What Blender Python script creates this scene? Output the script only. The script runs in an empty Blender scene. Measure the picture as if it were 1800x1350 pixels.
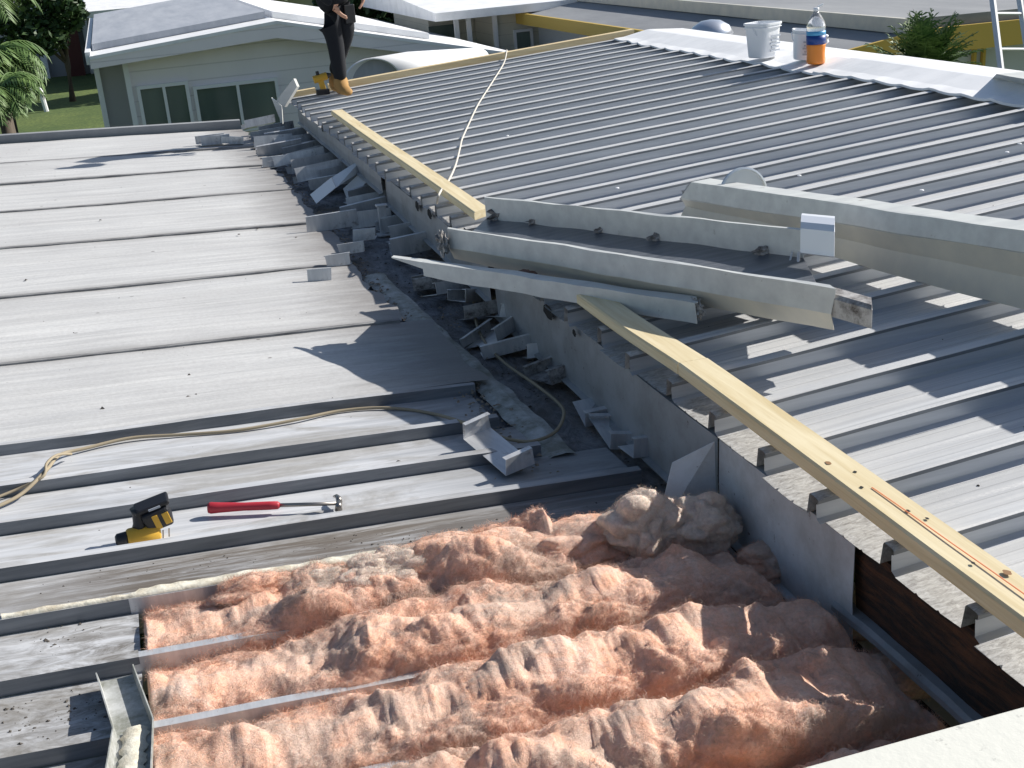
import bpy, bmesh, math, random
import numpy as np
from mathutils import Vector, Matrix, noise
R = math.radians
sc = bpy.context.scene

# ------------------------------------------------------------------ camera
F_PX = 2178.0                      # focal length in pixels of the 1800 px wide photograph
YAW, PITCH, ROLL = R(15.87), R(20.545), R(-4.764)
CAM = Vector((0, 0, 4.35))
_cy, _sy, _cp, _sp = math.cos(YAW), math.sin(YAW), math.cos(PITCH), math.sin(PITCH)
FW = Vector((_sy * _cp, _cy * _cp, -_sp)); _r = Vector((_cy, -_sy, 0)); _u = _r.cross(FW)
_cr, _sr = math.cos(ROLL), math.sin(ROLL)
RT = _cr * _r + _sr * _u; UP = -_sr * _r + _cr * _u
cam_d = bpy.data.cameras.new('camera'); cam = bpy.data.objects.new('camera', cam_d)
sc.collection.objects.link(cam); sc.camera = cam
cam_d.sensor_width = 36; cam_d.lens = F_PX / 1800 * 36
cam_d.clip_start = 0.05; cam_d.clip_end = 2000
M = Matrix((RT, UP, -FW)).transposed().to_4x4(); M.translation = CAM
cam.matrix_world = M

# ------------------------------------------------------------------ light
SUN_DIR = Vector((1.52, 0.16, 1.0)).normalized()          # towards the sun
EL = math.asin(SUN_DIR.z); AZ = math.atan2(SUN_DIR.x, SUN_DIR.y)
w = bpy.data.worlds.new('World'); sc.world = w; w.use_nodes = True
nt = w.node_tree; bg = nt.nodes['Background']
sky = nt.nodes.new('ShaderNodeTexSky'); sky.sky_type = 'NISHITA'; sky.sun_disc = False
sky.sun_elevation = EL; sky.sun_rotation = AZ; sky.air_density = 1.0; sky.dust_density = 1.0; sky.ozone_density = 1.0
nt.links.new(sky.outputs[0], bg.inputs[0]); bg.inputs[1].default_value = 0.075
sl = bpy.data.lights.new('sun', 'SUN'); sl.energy = 5.0; sl.angle = R(0.53); sl.color = (1, .955, .89)
so = bpy.data.objects.new('sun', sl); sc.collection.objects.link(so)
so.rotation_euler = SUN_DIR.to_track_quat('Z', 'Y').to_euler()
sc.view_settings.view_transform = 'Standard'; sc.view_settings.look = 'None'
sc.view_settings.exposure = 0.44; sc.view_settings.gamma = 1

# ------------------------------------------------------------------ the two roof planes and where pictures points meet them
T1, T2 = math.tan(R(-3.213)), math.tan(R(3.574))
def zL(x): return 2.70 + T1 * x            # left roof, top of its ribs
def zR(x): return 2.85 + T2 * x            # right roof, top of its ribs
RH = 0.065                                 # right rib height
def ray(px, py): return FW * F_PX + RT * (px - 900) - UP * (py - 675)
def atL(px, py, dz=0.0):                   # on the left roof plane, dz above it
    v = ray(px, py); t = (2.70 + dz - CAM.z) / (v.z - T1 * v.x); return CAM + v * t
def atR(px, py, dz=0.0):
    v = ray(px, py); t = (2.85 + dz - CAM.z) / (v.z - T2 * v.x); return CAM + v * t
def atZ(px, py, z): v = ray(px, py); return CAM + v * ((z - CAM.z) / v.z)
def atY(px, py, y): v = ray(px, py); return CAM + v * (y / v.y)
def atX(px, py, x): v = ray(px, py); return CAM + v * (x / v.x)
rnd = random.Random(7)

# ------------------------------------------------------------------ node helpers / materials
def mat(name, col, rough=.6, metal=0.0, spec=.5):
    m = bpy.data.materials.new(name); m.use_nodes = True
    b = m.node_tree.nodes['Principled BSDF']
    b.inputs['Base Color'].default_value = (*col, 1); b.inputs['Roughness'].default_value = rough
    b.inputs['Metallic'].default_value = metal; b.inputs['Specular IOR Level'].default_value = spec
    return m
class NB:
    """small node-graph writer on a material"""
    def __init__(s, m):
        s.m = m; s.t = m.node_tree; s.b = s.t.nodes['Principled BSDF']
        s.co = s.t.nodes.new('ShaderNodeNewGeometry').outputs['Position']
    def obj(s): s.co = s.t.nodes.new('ShaderNodeTexCoord').outputs['Object']
    def n(s, kind, **k):
        n = s.t.nodes.new(kind)
        for a, b in k.items(): setattr(n, a, b)
        return n
    def L(s, a, b): s.t.links.new(a, b)
    def mapped(s, scale, rot=(0, 0, 0), loc=(0, 0, 0)):
        mp = s.n('ShaderNodeMapping'); mp.inputs['Scale'].default_value = scale; mp.inputs['Rotation'].default_value = rot
        mp.inputs['Location'].default_value = loc
        s.L(s.co, mp.inputs[0]); return mp.outputs[0]
    def noise(s, scale=(1, 1, 1), freq=5, detail=6, rough=.6, dist=0, loc=(0, 0, 0)):
        n = s.n('ShaderNodeTexNoise'); n.inputs['Scale'].default_value = freq; n.inputs['Detail'].default_value = detail
        n.inputs['Roughness'].default_value = rough; n.inputs['Distortion'].default_value = dist
        s.L(s.mapped(scale, loc=loc), n.inputs['Vector']); return n.outputs['Fac']
    def ramp(s, fac, stops):
        r = s.n('ShaderNodeValToRGB'); e = r.color_ramp.elements
        while len(e) < len(stops): e.new(.5)
        for i, (p, c) in enumerate(stops):
            e[i].position = p; e[i].color = (c, c, c, 1) if isinstance(c, (int, float)) else (*c, 1)
        s.L(fac, r.inputs[0]); return r.outputs[0]
    def mix(s, fac, a, b, mode='MIX'):
        m = s.n('ShaderNodeMix', data_type='RGBA', blend_type=mode)
        for i, v in ((0, fac), (6, a), (7, b)):
            if hasattr(v, 'links'): s.L(v, m.inputs[i])
            elif i == 0: m.inputs[0].default_value = v
            else: m.inputs[i].default_value = (*v, 1)
        return m.outputs[2]
    def math(s, op, a, b=0.0):
        m = s.n('ShaderNodeMath', operation=op)
        for i, v in ((0, a), (1, b)):
            if hasattr(v, 'links'): s.L(v, m.inputs[i])
            else: m.inputs[i].default_value = v
        return m.outputs[0]
    def axis(s, i):
        x = s.n('ShaderNodeSeparateXYZ'); s.L(s.co, x.inputs[0]); return x.outputs[i]
    def band(s, v, a, b):      # 0 below a, 1 above b
        m = s.n('ShaderNodeMapRange'); m.inputs[1].default_value = a; m.inputs[2].default_value = b
        s.L(v, m.inputs[0]); return m.outputs[0]
    def col(s, c): s.L(c, s.b.inputs['Base Color'])
    def rough(s, c): s.L(c, s.b.inputs['Roughness'])
    def bump(s, h, strength=.3, dist=.01):
        b = s.n('ShaderNodeBump'); b.inputs['Strength'].default_value = strength; b.inputs['Distance'].default_value = dist
        s.L(h, b.inputs['Height']); s.L(b.outputs[0], s.b.inputs['Normal'])

MT = {}
# chalky white coated wide panels
m = MT['panel'] = mat('chalky_white_coating', (.5, .5, .49), .6); g = NB(m)
st = g.noise((.35, 7, 1), 3, 8, .6); big = g.noise((.5, 1.2, 1), 1.6, 5, .6); fine = g.noise((1, 1, 1), 60, 4, .6)
c = g.mix(g.ramp(st, [(.3, .0), (.72, 1)]), (.46, .463, .465), (.66, .66, .645))
c = g.mix(g.ramp(big, [(.40, 0), (.74, .65)]), c, (.42, .415, .41))
c = g.mix(g.ramp(g.noise((.25, 16, 1), 4, 6, .7, loc=(3, 1, 0)), [(.50, 0), (.74, .65)]), c, (.36, .36, .35))
c = g.mix(g.ramp(fine, [(.3, .25), (.6, 0)]), c, (.3, .29, .28))
# dirty stained end next to the valley
xe = g.math('ADD', g.axis(0), g.math('MULTIPLY', g.noise((.6, 3, 1), 5, 6, .7), .6))
c = g.mix(g.math('MULTIPLY', g.band(xe, .92, 1.34), .75), c, (.16, .145, .135))
sn = g.noise((1.2, 4, 1), 4, 8, .7)
for e_ in (5.458, 6.64, 7.83, 9.02, 10.195, 11.26):
    dd_ = g.math('ABSOLUTE', g.math('SUBTRACT', g.axis(1), e_ + .03)); c = g.mix(g.math('MULTIPLY', g.band(g.math('ADD', dd_, g.math('MULTIPLY', sn, .09)), .13, .055), .7), c, (.27, .265, .255))
sp = g.n('ShaderNodeTexVoronoi', feature='F1'); sp.inputs['Scale'].default_value = 5; g.L(g.mapped((.8, 1.2, 1)), sp.inputs['Vector'])
c = g.mix(g.ramp(sp.outputs['Distance'], [(.035, .8), (.05, 0)]), c, (.12, .11, .1))
g.col(c); g.bump(g.math('ADD', st, g.math('MULTIPLY', fine, .5)), .25, .006)
# seam lips
m = MT['seam'] = mat('grimy_seam', (.3, .3, .3), .7); g = NB(m)
g.col(g.mix(g.ramp(g.noise((1.2, 12, 4), 6, 8, .7), [(.35, 0), (.65, 1)]), (.10, .10, .105), (.30, .30, .30)))
# aluminium narrow pans
m = MT['pan'] = mat('weathered_aluminium_pan', (.5, .5, .5), .5, .1); g = NB(m)
st = g.noise((.5, 14, 3), 3, 8, .65); big = g.noise((.8, 2.5, 1), 2.2, 7, .65, 1)
c = g.mix(g.ramp(st, [(.3, 0), (.7, 1)]), (.42, .435, .455), (.66, .67, .685))
dirt = g.ramp(big, [(.46, 0), (.62, 1)])
c = g.mix(g.math('MULTIPLY', dirt, .75), c, g.mix(g.noise((1, 1, 1), 40, 4, .7), (.19, .18, .165), (.38, .365, .335)))
# heavier dirt beside the opened up strip
yb = g.band(g.axis(1), 3.48, 3.05); xb = g.band(g.axis(0), -1.1, -.15)
c = g.mix(g.math('MULTIPLY', g.math('MULTIPLY', yb, xb), g.ramp(g.noise((1.6, 4, 1), 4, 9, .75, 1), [(.40, 0), (.58, .95)])), c, (.13, .115, .095))
band_ = g.math('MULTIPLY', g.band(g.axis(1), 3.17, 3.25), g.band(g.axis(1), 3.47, 3.42))
c = g.mix(g.math('MULTIPLY', g.math('MULTIPLY', band_, g.band(g.axis(0), -.9, -.2)), g.ramp(g.noise((.7, 9, 1), 4, 9, .75, .8), [(.34, .1), (.55, .95)])), c, (.14, .12, .10))
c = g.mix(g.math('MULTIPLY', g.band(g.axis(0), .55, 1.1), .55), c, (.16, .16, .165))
g.col(c); g.rough(g.ramp(big, [(.3, .42), (.7, .65)])); g.bump(st, .2, .004)
m = MT['ribside'] = mat('shade_dark_rib_side', (.16, .175, .195), .45, .35); g = NB(m)  # darker than the pan tops, carries the shade of the rib sides
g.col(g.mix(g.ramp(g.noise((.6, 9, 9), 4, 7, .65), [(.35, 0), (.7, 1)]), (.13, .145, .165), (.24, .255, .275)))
# right roof
m = MT['rpan'] = mat('oxidised_white_roof_pan', (.5, .5, .5), .5, .0); g = NB(m)
st = g.noise((.25, 22, 3), 3, 8, .6); big = g.noise((.4, 1.5, 1), 1.7, 6, .6)
c = g.mix(g.ramp(st, [(.3, 0), (.7, 1)]), (.50, .51, .52), (.64, .645, .64))
c = g.mix(g.ramp(big, [(.45, 0), (.75, .45)]), c, (.31, .32, .335))
line = g.n('ShaderNodeTexWave', wave_type='BANDS', bands_direction='Y'); line.inputs['Scale'].default_value = 3.28 * 2; line.inputs['Distortion'].default_value = .15
g.L(g.co, line.inputs['Vector'])
c = g.mix(g.ramp(line.outputs['Fac'], [(.0, .35), (.03, 0)]), c, (.2, .2, .2))
# bare flaking ends at the eave
fl = g.ramp(g.noise((5, 14, 2), 7, 9, .75, .8), [(.36, 0), (.60, 1)])
ends = g.mix(fl, (.24, .23, .22), (.54, .54, .53))
c = g.mix(g.band(g.axis(0), 1.63, 1.60), c, ends)
g.col(c); g.bump(g.math('ADD', st, fl), .18, .004)
m = MT['rrib'] = mat('shade_toned_rib_metal', (.42, .43, .44), .4, .35); g = NB(m)  # right rib faces toned darker and bluer than the pans for shade
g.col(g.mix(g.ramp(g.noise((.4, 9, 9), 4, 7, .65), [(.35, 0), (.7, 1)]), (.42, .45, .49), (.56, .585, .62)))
m = MT['white'] = mat('white_coating', (.84, .845, .85), .5); g = NB(m)
g.col(g.mix(g.ramp(g.noise((1, 1, 1), 3, 7, .65), [(.45, 0), (.75, 1)]), (.85, .855, .86), (.68, .69, .70)))
m = MT['channel'] = mat('painted_channel', (.6, .6, .58), .38, .0); g = NB(m); g.obj()
c = g.mix(g.ramp(g.noise((.6, 6, 6), 2.5, 7, .6), [(.35, 0), (.7, 1)]), (.62, .635, .61), (.50, .51, .50))
c = g.mix(g.ramp(g.noise((1, 1, 1), 7, 9, .75, loc=(4, 2, 1)), [(.62, 0), (.7, .85)]), c, (.16, .12, .09))
g.col(c); g.bump(g.noise((1, 1, 1), 14, 6, .6), .12, .005)
m = MT['cream'] = mat('cream_painted_metal', (.58, .54, .44), .4); g = NB(m); g.obj()
g.col(g.mix(g.ramp(g.noise((.5, 3, 3), 2, 6, .6), [(.35, 0), (.7, 1)]), (.52, .50, .44), (.64, .60, .50)))
m = MT['grimy'] = mat('grimy_metal', (.2, .2, .2), .6, .2); g = NB(m); g.obj()
g.col(g.mix(g.ramp(g.noise((1, 1, 1), 14, 9, .75), [(.38, 0), (.6, 1)]), (.07, .06, .055), (.46, .45, .44)))
m = MT['grimy2'] = mat('mossy_dirty_metal', (.3, .3, .28), .6, .1); g = NB(m)
g.col(g.mix(g.ramp(g.noise((1, 1, 1), 9, 9, .75), [(.4, 0), (.62, 1)]), (.22, .225, .19), (.50, .51, .50)))
m = MT['offcut'] = mat('offcut_metal', (.5, .51, .52), .38, .4); g = NB(m); g.obj()
c = g.mix(g.ramp(g.noise((6, 1, 1), 5, 7, .65), [(.35, 0), (.7, 1)]), (.50, .51, .525), (.70, .705, .71))
g.col(g.mix(g.ramp(g.noise((1, 1, 1), 9, 8, .75), [(.58, 0), (.7, .8)]), c, (.14, .115, .09)))
MT['offcut2'] = mat('clean_white_offcut', (.74, .745, .74), .4)
m = MT['fascia'] = mat('white_fascia_metal', (.56, .58, .60), .42); g = NB(m)
c = g.mix(g.ramp(g.noise((1, 1, 1), 5, 8, .7), [(.42, 0), (.72, .8)]), (.57, .59, .61), (.30, .295, .28))
c = g.mix(g.ramp(g.noise((1, 3, 3), 11, 9, .75, loc=(1, 5, 2)), [(.63, 0), (.68, .9)]), c, (.12, .09, .07))
g.col(c); g.bump(g.noise((1, 1, 1), 3, 4, .5), .25, .03)
m = MT['dark'] = mat('dark_hole', (.012, .012, .012), .9)
def woodmat(name, a, b, knots=True, ydir=True):
    m = mat(name, a, .7, 0, .3); g = NB(m)
    sc_ = (9, .5, 12) if ydir else (.5, 9, 12)
    grain = g.noise(sc_, 4, 8, .65, .6)
    c = g.mix(g.ramp(grain, [(.35, 0), (.66, 1)]), a, b)
    v = g.n('ShaderNodeTexVoronoi', feature='F1'); v.inputs['Scale'].default_value = 3.2
    g.L(g.mapped((4, .8, 0) if ydir else (.8, 4, 0)), v.inputs['Vector'])
    c = g.mix(g.ramp(v.outputs['Distance'], [(.035, .85), (.08, 0)]), c, (.24, .13, .05))
    g.col(c); g.bump(grain, .25, .003); return m
MT['pine'] = woodmat('new_pine_lumber', (.78, .68, .46), (.64, .52, .30))
MT['pinex'] = woodmat('pine_trim', (.74, .62, .40), (.60, .46, .25), ydir=False)
m = MT['rot'] = mat('rotten_wood', (.06, .03, .015), .8); g = NB(m)
g.col(g.mix(g.ramp(g.noise((2, 1.2, 9), 5, 9, .7, .5), [(.42, 0), (.72, 1)]), (.018, .011, .008), (.16, .062, .024)))
g.bump(g.noise((2, 1.2, 9), 6, 9, .7), .8, .02)
m = MT['valley'] = mat('dirty_valley_metal', (.15, .15, .15), .65, .15); g = NB(m)
c = g.mix(g.ramp(g.noise((2.5, 1.2, 1), 5, 10, .75, 1), [(.36, 0), (.64, 1)]), (.085, .085, .088), (.33, .34, .36))
c = g.mix(g.ramp(g.noise((1, 1, 1), 2.3, 6, .7, loc=(3, 3, 0)), [(.50, 0), (.66, .8)]), c, (.13, .11, .09))
g.col(c); g.bump(g.noise((2.5, 1.2, 1), 12, 9, .75), .8, .02)
m = MT['pit'] = mat('pit_grime', (.05, .045, .04), .9); g = NB(m)
g.col(g.mix(g.noise((1, 1, 1), 9, 8, .7), (.02, .018, .016), (.12, .105, .09)))
m = MT['foam'] = mat('cream_sealant', (.72, .68, .55), .8); g = NB(m)
g.col(g.mix(g.ramp(g.noise((1, 1, 1), 22, 8, .7), [(.4, 0), (.7, 1)]), (.74, .71, .60), (.42, .36, .26))); g.bump(g.noise((1, 1, 1), 30, 6, .6), .6, .01)
m = MT['floor'] = mat('shaded_trough_floor', (.10, .11, .125), .35, .2); g = NB(m); g.obj()  # trough floor darkened by colour to carry the shade inside it
g.col(g.mix(g.ramp(g.noise((.5, 8, 8), 4, 7, .65), [(.3, 0), (.7, 1)]), (.075, .085, .10), (.17, .18, .20)))
# fibreglass
def fibremat(key, name, A, B, dust, k0, k1):
    m = MT[key] = mat(name, A, 1.0, 0, .0); g = NB(m)
    lo = g.noise((1, 1.4, 1), 3.2, 6, .65, .8); mid = g.noise((1, 1, 1), 10, 8, .7, 1.2); hi = g.noise((1, 1, 1), 85, 6, .75, .5)
    c = g.mix(g.ramp(mid, [(.36, 0), (.64, 1)]), A, B)
    c = g.mix(g.ramp(lo, [(k0, 0), (k0 + .10, .9)]), c, dust)
    c = g.mix(g.ramp(g.noise((1, 1, 1), 5, 9, .74, 1.8, loc=(5, 2, 1)), [(k1, 0), (k1 + .10, .8)]), c, (.36, .30, .265))
    c = g.mix(g.ramp(g.noise((1, 1, 1), 6, 9, .76, 1.0, loc=(1, 7, 4)), [(.54, 0), (.68, .6)]), c, (.82, .66, .58))
    c = g.mix(g.ramp(hi, [(.30, .45), (.62, 0)]), c, tuple(q * .40 for q in A))
    c = g.mix(g.ramp(g.noise((1, 1, 1), 28, 8, .78, 1.0, loc=(2, 2, 6)), [(.52, 0), (.74, .45)]), c, (.50, .34, .26))
    g.col(c); g.bump(g.math('ADD', hi, g.math('MULTIPLY', mid, .5)), .6, .011)
    g.b.inputs['Subsurface Weight'].default_value = .22; g.b.inputs['Subsurface Radius'].default_value = (1, .45, .3); g.b.inputs['Subsurface Scale'].default_value = .014
fibremat('fibre', 'pink_fibreglass', (.86, .49, .335), (.88, .61, .48), (.66, .50, .41), .49, .56)
fibremat('fibred', 'dusty_fibreglass', (.80, .62, .50), (.85, .72, .61), (.72, .60, .51), .48, .62)
# background
m = MT['lawn'] = mat('lawn_grass', (.05, .1, .02), .9); g = NB(m)
c = g.mix(g.ramp(g.noise((1, 1, 1), .35, 8, .7), [(.35, 0), (.65, 1)]), (.075, .125, .025), (.15, .20, .045))
g.col(g.mix(g.ramp(g.noise((1, 1, 1), 9, 6, .75), [(.35, .85), (.62, 0)]), c, (.022, .045, .01)))
m = MT['asphalt'] = mat('asphalt', (.05, .05, .052), .9); g = NB(m); g.col(g.mix(g.noise((1, 1, 1), 6, 8, .7), (.04, .04, .042), (.085, .083, .08)))
def siding(name, a, pitch):
    m = mat(name, a, .6); g = NB(m)
    z = g.axis(2); fr = g.math('FRACT', g.math('DIVIDE', z, pitch))
    c = g.mix(g.ramp(g.noise((1, 1, .3), 2, 5, .6), [(.3, 0), (.7, .25)]), a, tuple(q * .7 for q in a))
    g.col(g.mix(g.ramp(fr, [(.0, .55), (.09, 0)]), c, tuple(q * .45 for q in a))); g.bump(fr, .6, .012); return m
MT['siding'] = siding('grey_siding', (.88, .83, .84), .2)
MT['beige'] = siding('beige_siding', (.58, .56, .47), .2)
MT['graywall'] = mat('grey_wall', (.36, .36, .37), .7)
MT['paleblue'] = mat('pale_wall', (.50, .55, .60), .7)
MT['trim'] = mat('white_trim', (.78, .79, .80), .5)
MT['yellow'] = mat('mustard_fascia', (.52, .36, .07), .6)
m = MT['tarroof'] = mat('grey_roof_coating', (.22, .225, .24), .75); g = NB(m)
g.col(g.mix(g.ramp(g.noise((1, .3, 1), 1.2, 8, .7), [(.35, 0), (.7, 1)]), (.20, .21, .225), (.30, .31, .32)))
m = MT['houseroof'] = mat('weathered_grey_roof', (.35, .37, .4), .6); g = NB(m)
g.col(g.mix(g.ramp(g.noise((3, .4, 1), 1.5, 8, .7), [(.35, 0), (.7, 1)]), (.33, .355, .40), (.46, .48, .52)))
m = MT['glass'] = mat('dark_window_glass', (.03, .05, .05), .06, 0, .6); g = NB(m)
g.col(g.mix(g.noise((1, 1, .2), 1.6, 3, .5), (.03, .055, .06), (.24, .29, .23)))
MT['leaf'] = None
def leafmat(name, a, b):
    m = mat(name, a, .55, 0, .35); g = NB(m)
    g.col(g.mix(g.ramp(g.noise((1, 1, 1), 3.5, 5, .7), [(.3, 0), (.7, 1)]), a, b)); return m
MT['leafd'] = leafmat('dark_leaf', (.022, .05, .018), (.06, .11, .035))
MT['leafm'] = leafmat('mid_leaf', (.035, .075, .02), (.085, .13, .04))
MT['palm'] = leafmat('palm_leaf', (.05, .11, .03), (.14, .22, .06))
MT['bark'] = mat('bark', (.10, .08, .06), .9)
MT['rope'] = mat('white_cord', (.55, .52, .46), .8); MT['brcord'] = mat('tan_cord', (.30, .25, .17), .7)
MT['steel'] = mat('hammer_steel', (.30, .28, .26), .35, .9); MT['red'] = mat('red_grip', (.42, .025, .04), .5)
MT['black'] = mat('black_plastic', (.014, .015, .019), .45); MT['ylw'] = mat('yellow_plastic', (.62, .36, .035), .5)
MT['cloth'] = mat('dark_navy_cloth', (.004, .006, .011), .9); MT['jean'] = mat('dark_trouser_cloth', (.012, .016, .027), .9)
MT['skin'] = mat('skin', (.50, .28, .19), .55); MT['boot'] = mat('tan_boot', (.36, .20, .06), .8); MT['hair'] = mat('dark_hair', (.02, .014, .01), .6)
MT['alu'] = mat('ladder_aluminium', (.55, .57, .60), .4, .6)
MT['plast'] = mat('white_plastic', (.80, .82, .85), .35); MT['greyprint'] = mat('grey_print', (.42, .46, .52), .5)
MT['orange'] = mat('orange_liquid', (.80, .25, .03), .3); MT['blue'] = mat('blue_label', (.01, .05, .24), .4); MT['lblue'] = mat('light_blue_label', (.08, .35, .62), .4)
m = MT['clear'] = mat('clear_plastic', (.85, .87, .9), .15); NB(m).b.inputs['Transmission Weight'].default_value = .75
MT['bright'] = mat('bright_white_metal', (.72, .75, .80), .4, .25)
MT['galv'] = mat('shiny_galvanised', (.72, .75, .80), .3, .75)
MT['mirrorlid'] = mat('translucent_lid', (.50, .54, .58), .25, .4)

# ------------------------------------------------------------------ mesh helpers
class MB:
    def __init__(s): s.v = []; s.f = []; s.mi = []; s.k = 0
    def add(s, vs, fs, mi=None):
        o = len(s.v); s.v += [tuple(p) for p in vs]; s.f += [tuple(i + o for i in f) for f in fs]
        s.mi += [s.k if mi is None else mi] * len(fs)
    def box(s, c, d, rot=None, mi=None, taper=1.0):
        c = Vector(c); dx, dy, dz = [q / 2 for q in d]; vs = []
        for z in (-1, 1):
            t = taper if z > 0 else 1
            for x, y in ((-1, -1), (1, -1), (1, 1), (-1, 1)):
                p = Vector((x * dx * t, y * dy * t, z * dz))
                if rot is not None: p = rot @ p
                vs.append(c + p)
        s.add(vs, [(3, 2, 1, 0), (4, 5, 6, 7), (0, 1, 5, 4), (1, 2, 6, 5), (2, 3, 7, 6), (3, 0, 4, 7)], mi)
    def hexa(s, b, t, mi=None):      # bottom quad, top quad
        s.add(list(b) + list(t), [(3, 2, 1, 0), (4, 5, 6, 7), (0, 1, 5, 4), (1, 2, 6, 5), (2, 3, 7, 6), (3, 0, 4, 7)], mi)
    def quad(s, a, b, c, d, mi=None): s.add([a, b, c, d], [(0, 1, 2, 3)], mi)
    def loft(s, rings, closed=True, caps=True, mi=None):
        n = len(rings[0]); vs = [p for r in rings for p in r]; fs = []
        for i in range(len(rings) - 1):
            for j in range(n if closed else n - 1):
                k = (j + 1) % n; fs.append((i * n + j, i * n + k, (i + 1) * n + k, (i + 1) * n + j))
        if caps and closed: fs.append(tuple(range(n))[::-1]); fs.append(tuple((len(rings) - 1) * n + j for j in range(n)))
        s.add(vs, fs, mi)
    def tube(s, pts, r, n=8, mi=None, caps=True):
        pts = [Vector(p) for p in pts]; rings = []
        for i, p in enumerate(pts):
            t = (pts[min(i + 1, len(pts) - 1)] - pts[max(i - 1, 0)]).normalized()
            a = t.cross(Vector((0, 0, 1)));
            if a.length < .05: a = t.cross(Vector((1, 0, 0)))
            a.normalize(); b = t.cross(a); rr = r[i] if isinstance(r, (list, tuple)) else r
            rings.append([p + (a * math.cos(q) + b * math.sin(q)) * rr for q in (2 * math.pi * k / n for k in range(n))])
        s.loft(rings, True, caps, mi)
    def lathe(s, c, prof, n=24, mi=None, sq=0.0, rot=None):
        c = Vector(c); rings = []
        for r, z in prof:
            ring = []
            for k in range(n):
                q = 2 * math.pi * k / n; x, y = math.cos(q), math.sin(q)
                if sq: e = 1 - sq; x = math.copysign(abs(x) ** e, x); y = math.copysign(abs(y) ** e, y)
                p = Vector((x * r, y * r, z))
                if rot is not None: p = rot @ p
                ring.append(c + p)
            rings.append(ring)
        s.loft(rings, True, True, mi)
    def build(s, name, mats, parent=None, smooth=False, bevel=0, org=None):
        me = bpy.data.meshes.new(name)
        vs = s.v if org is None else [tuple(Vector(p) - Vector(org)) for p in s.v]
        me.from_pydata(vs, [], s.f)
        if not isinstance(mats, (list, tuple)): mats = [mats]
        for q in mats: me.materials.append(q)
        for p, i in zip(me.polygons, s.mi): p.material_index = i; p.use_smooth = smooth
        me.update()
        bm = bmesh.new(); bm.from_mesh(me); bmesh.ops.recalc_face_normals(bm, faces=bm.faces); bm.to_mesh(me); bm.free()
        o = bpy.data.objects.new(name, me); sc.collection.objects.link(o)
        if org is not None: o.location = org
        if parent is not None: o.parent = parent; o.matrix_parent_inverse = Matrix.Identity(4); o.location = Vector(o.location) - (Vector(parent['_at']) if '_at' in parent else Vector())
        if bevel:
            b = o.modifiers.new('bevel', 'BEVEL'); b.width = bevel; b.segments = 2; b.limit_method = 'ANGLE'; b.angle_limit = R(40)
        return o
def tag(o, label=None, cat=None, group=None, kind=None):
    for k, v in (('label', label), ('category', cat), ('group', group), ('kind', kind)):
        if v: o[k] = v
    return o
def thing(name, label, cat, at=(0, 0, 0), group=None):
    o = bpy.data.objects.new(name, None); sc.collection.objects.link(o); o.location = at; o['_at'] = list(at); o.empty_display_size = .1
    return tag(o, label, cat, group)
def copy_thing(o, loc=None, rot=None, label=None):
    c = o.copy(); sc.collection.objects.link(c)
    for ch in o.children:
        d = ch.copy(); sc.collection.objects.link(d); d.parent = c
    if loc is not None: c.location = loc
    if rot is not None: c.rotation_euler = rot
    if label: c['label'] = label
    return c
def fbm(p, o=4, h=.55):
    s = 0; a = 1; f = 1
    for _ in range(o): s += a * noise.noise(p * f); a *= h; f *= 2.03
    return s
def nz(x, y, z=0): return noise.noise(Vector((x, y, z)))

# ------------------------------------------------------------------ ground
b = MB(); b.quad((-900, -200, 0), (900, -200, 0), (900, 1500, 0), (-900, 1500, 0))
tag(b.build('ground', MT['lawn']), kind='structure')
b = MB(); b.quad((-60, 57, .012), (60, 57, .012), (60, 63, .012), (-60, 63, .012))
tag(b.build('road', MT['asphalt']), kind='structure')
b = MB(); b.box((0, 56.9, .06), (120, .2, .12)); tag(b.build('kerb', MT['graywall']), kind='structure')

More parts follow.
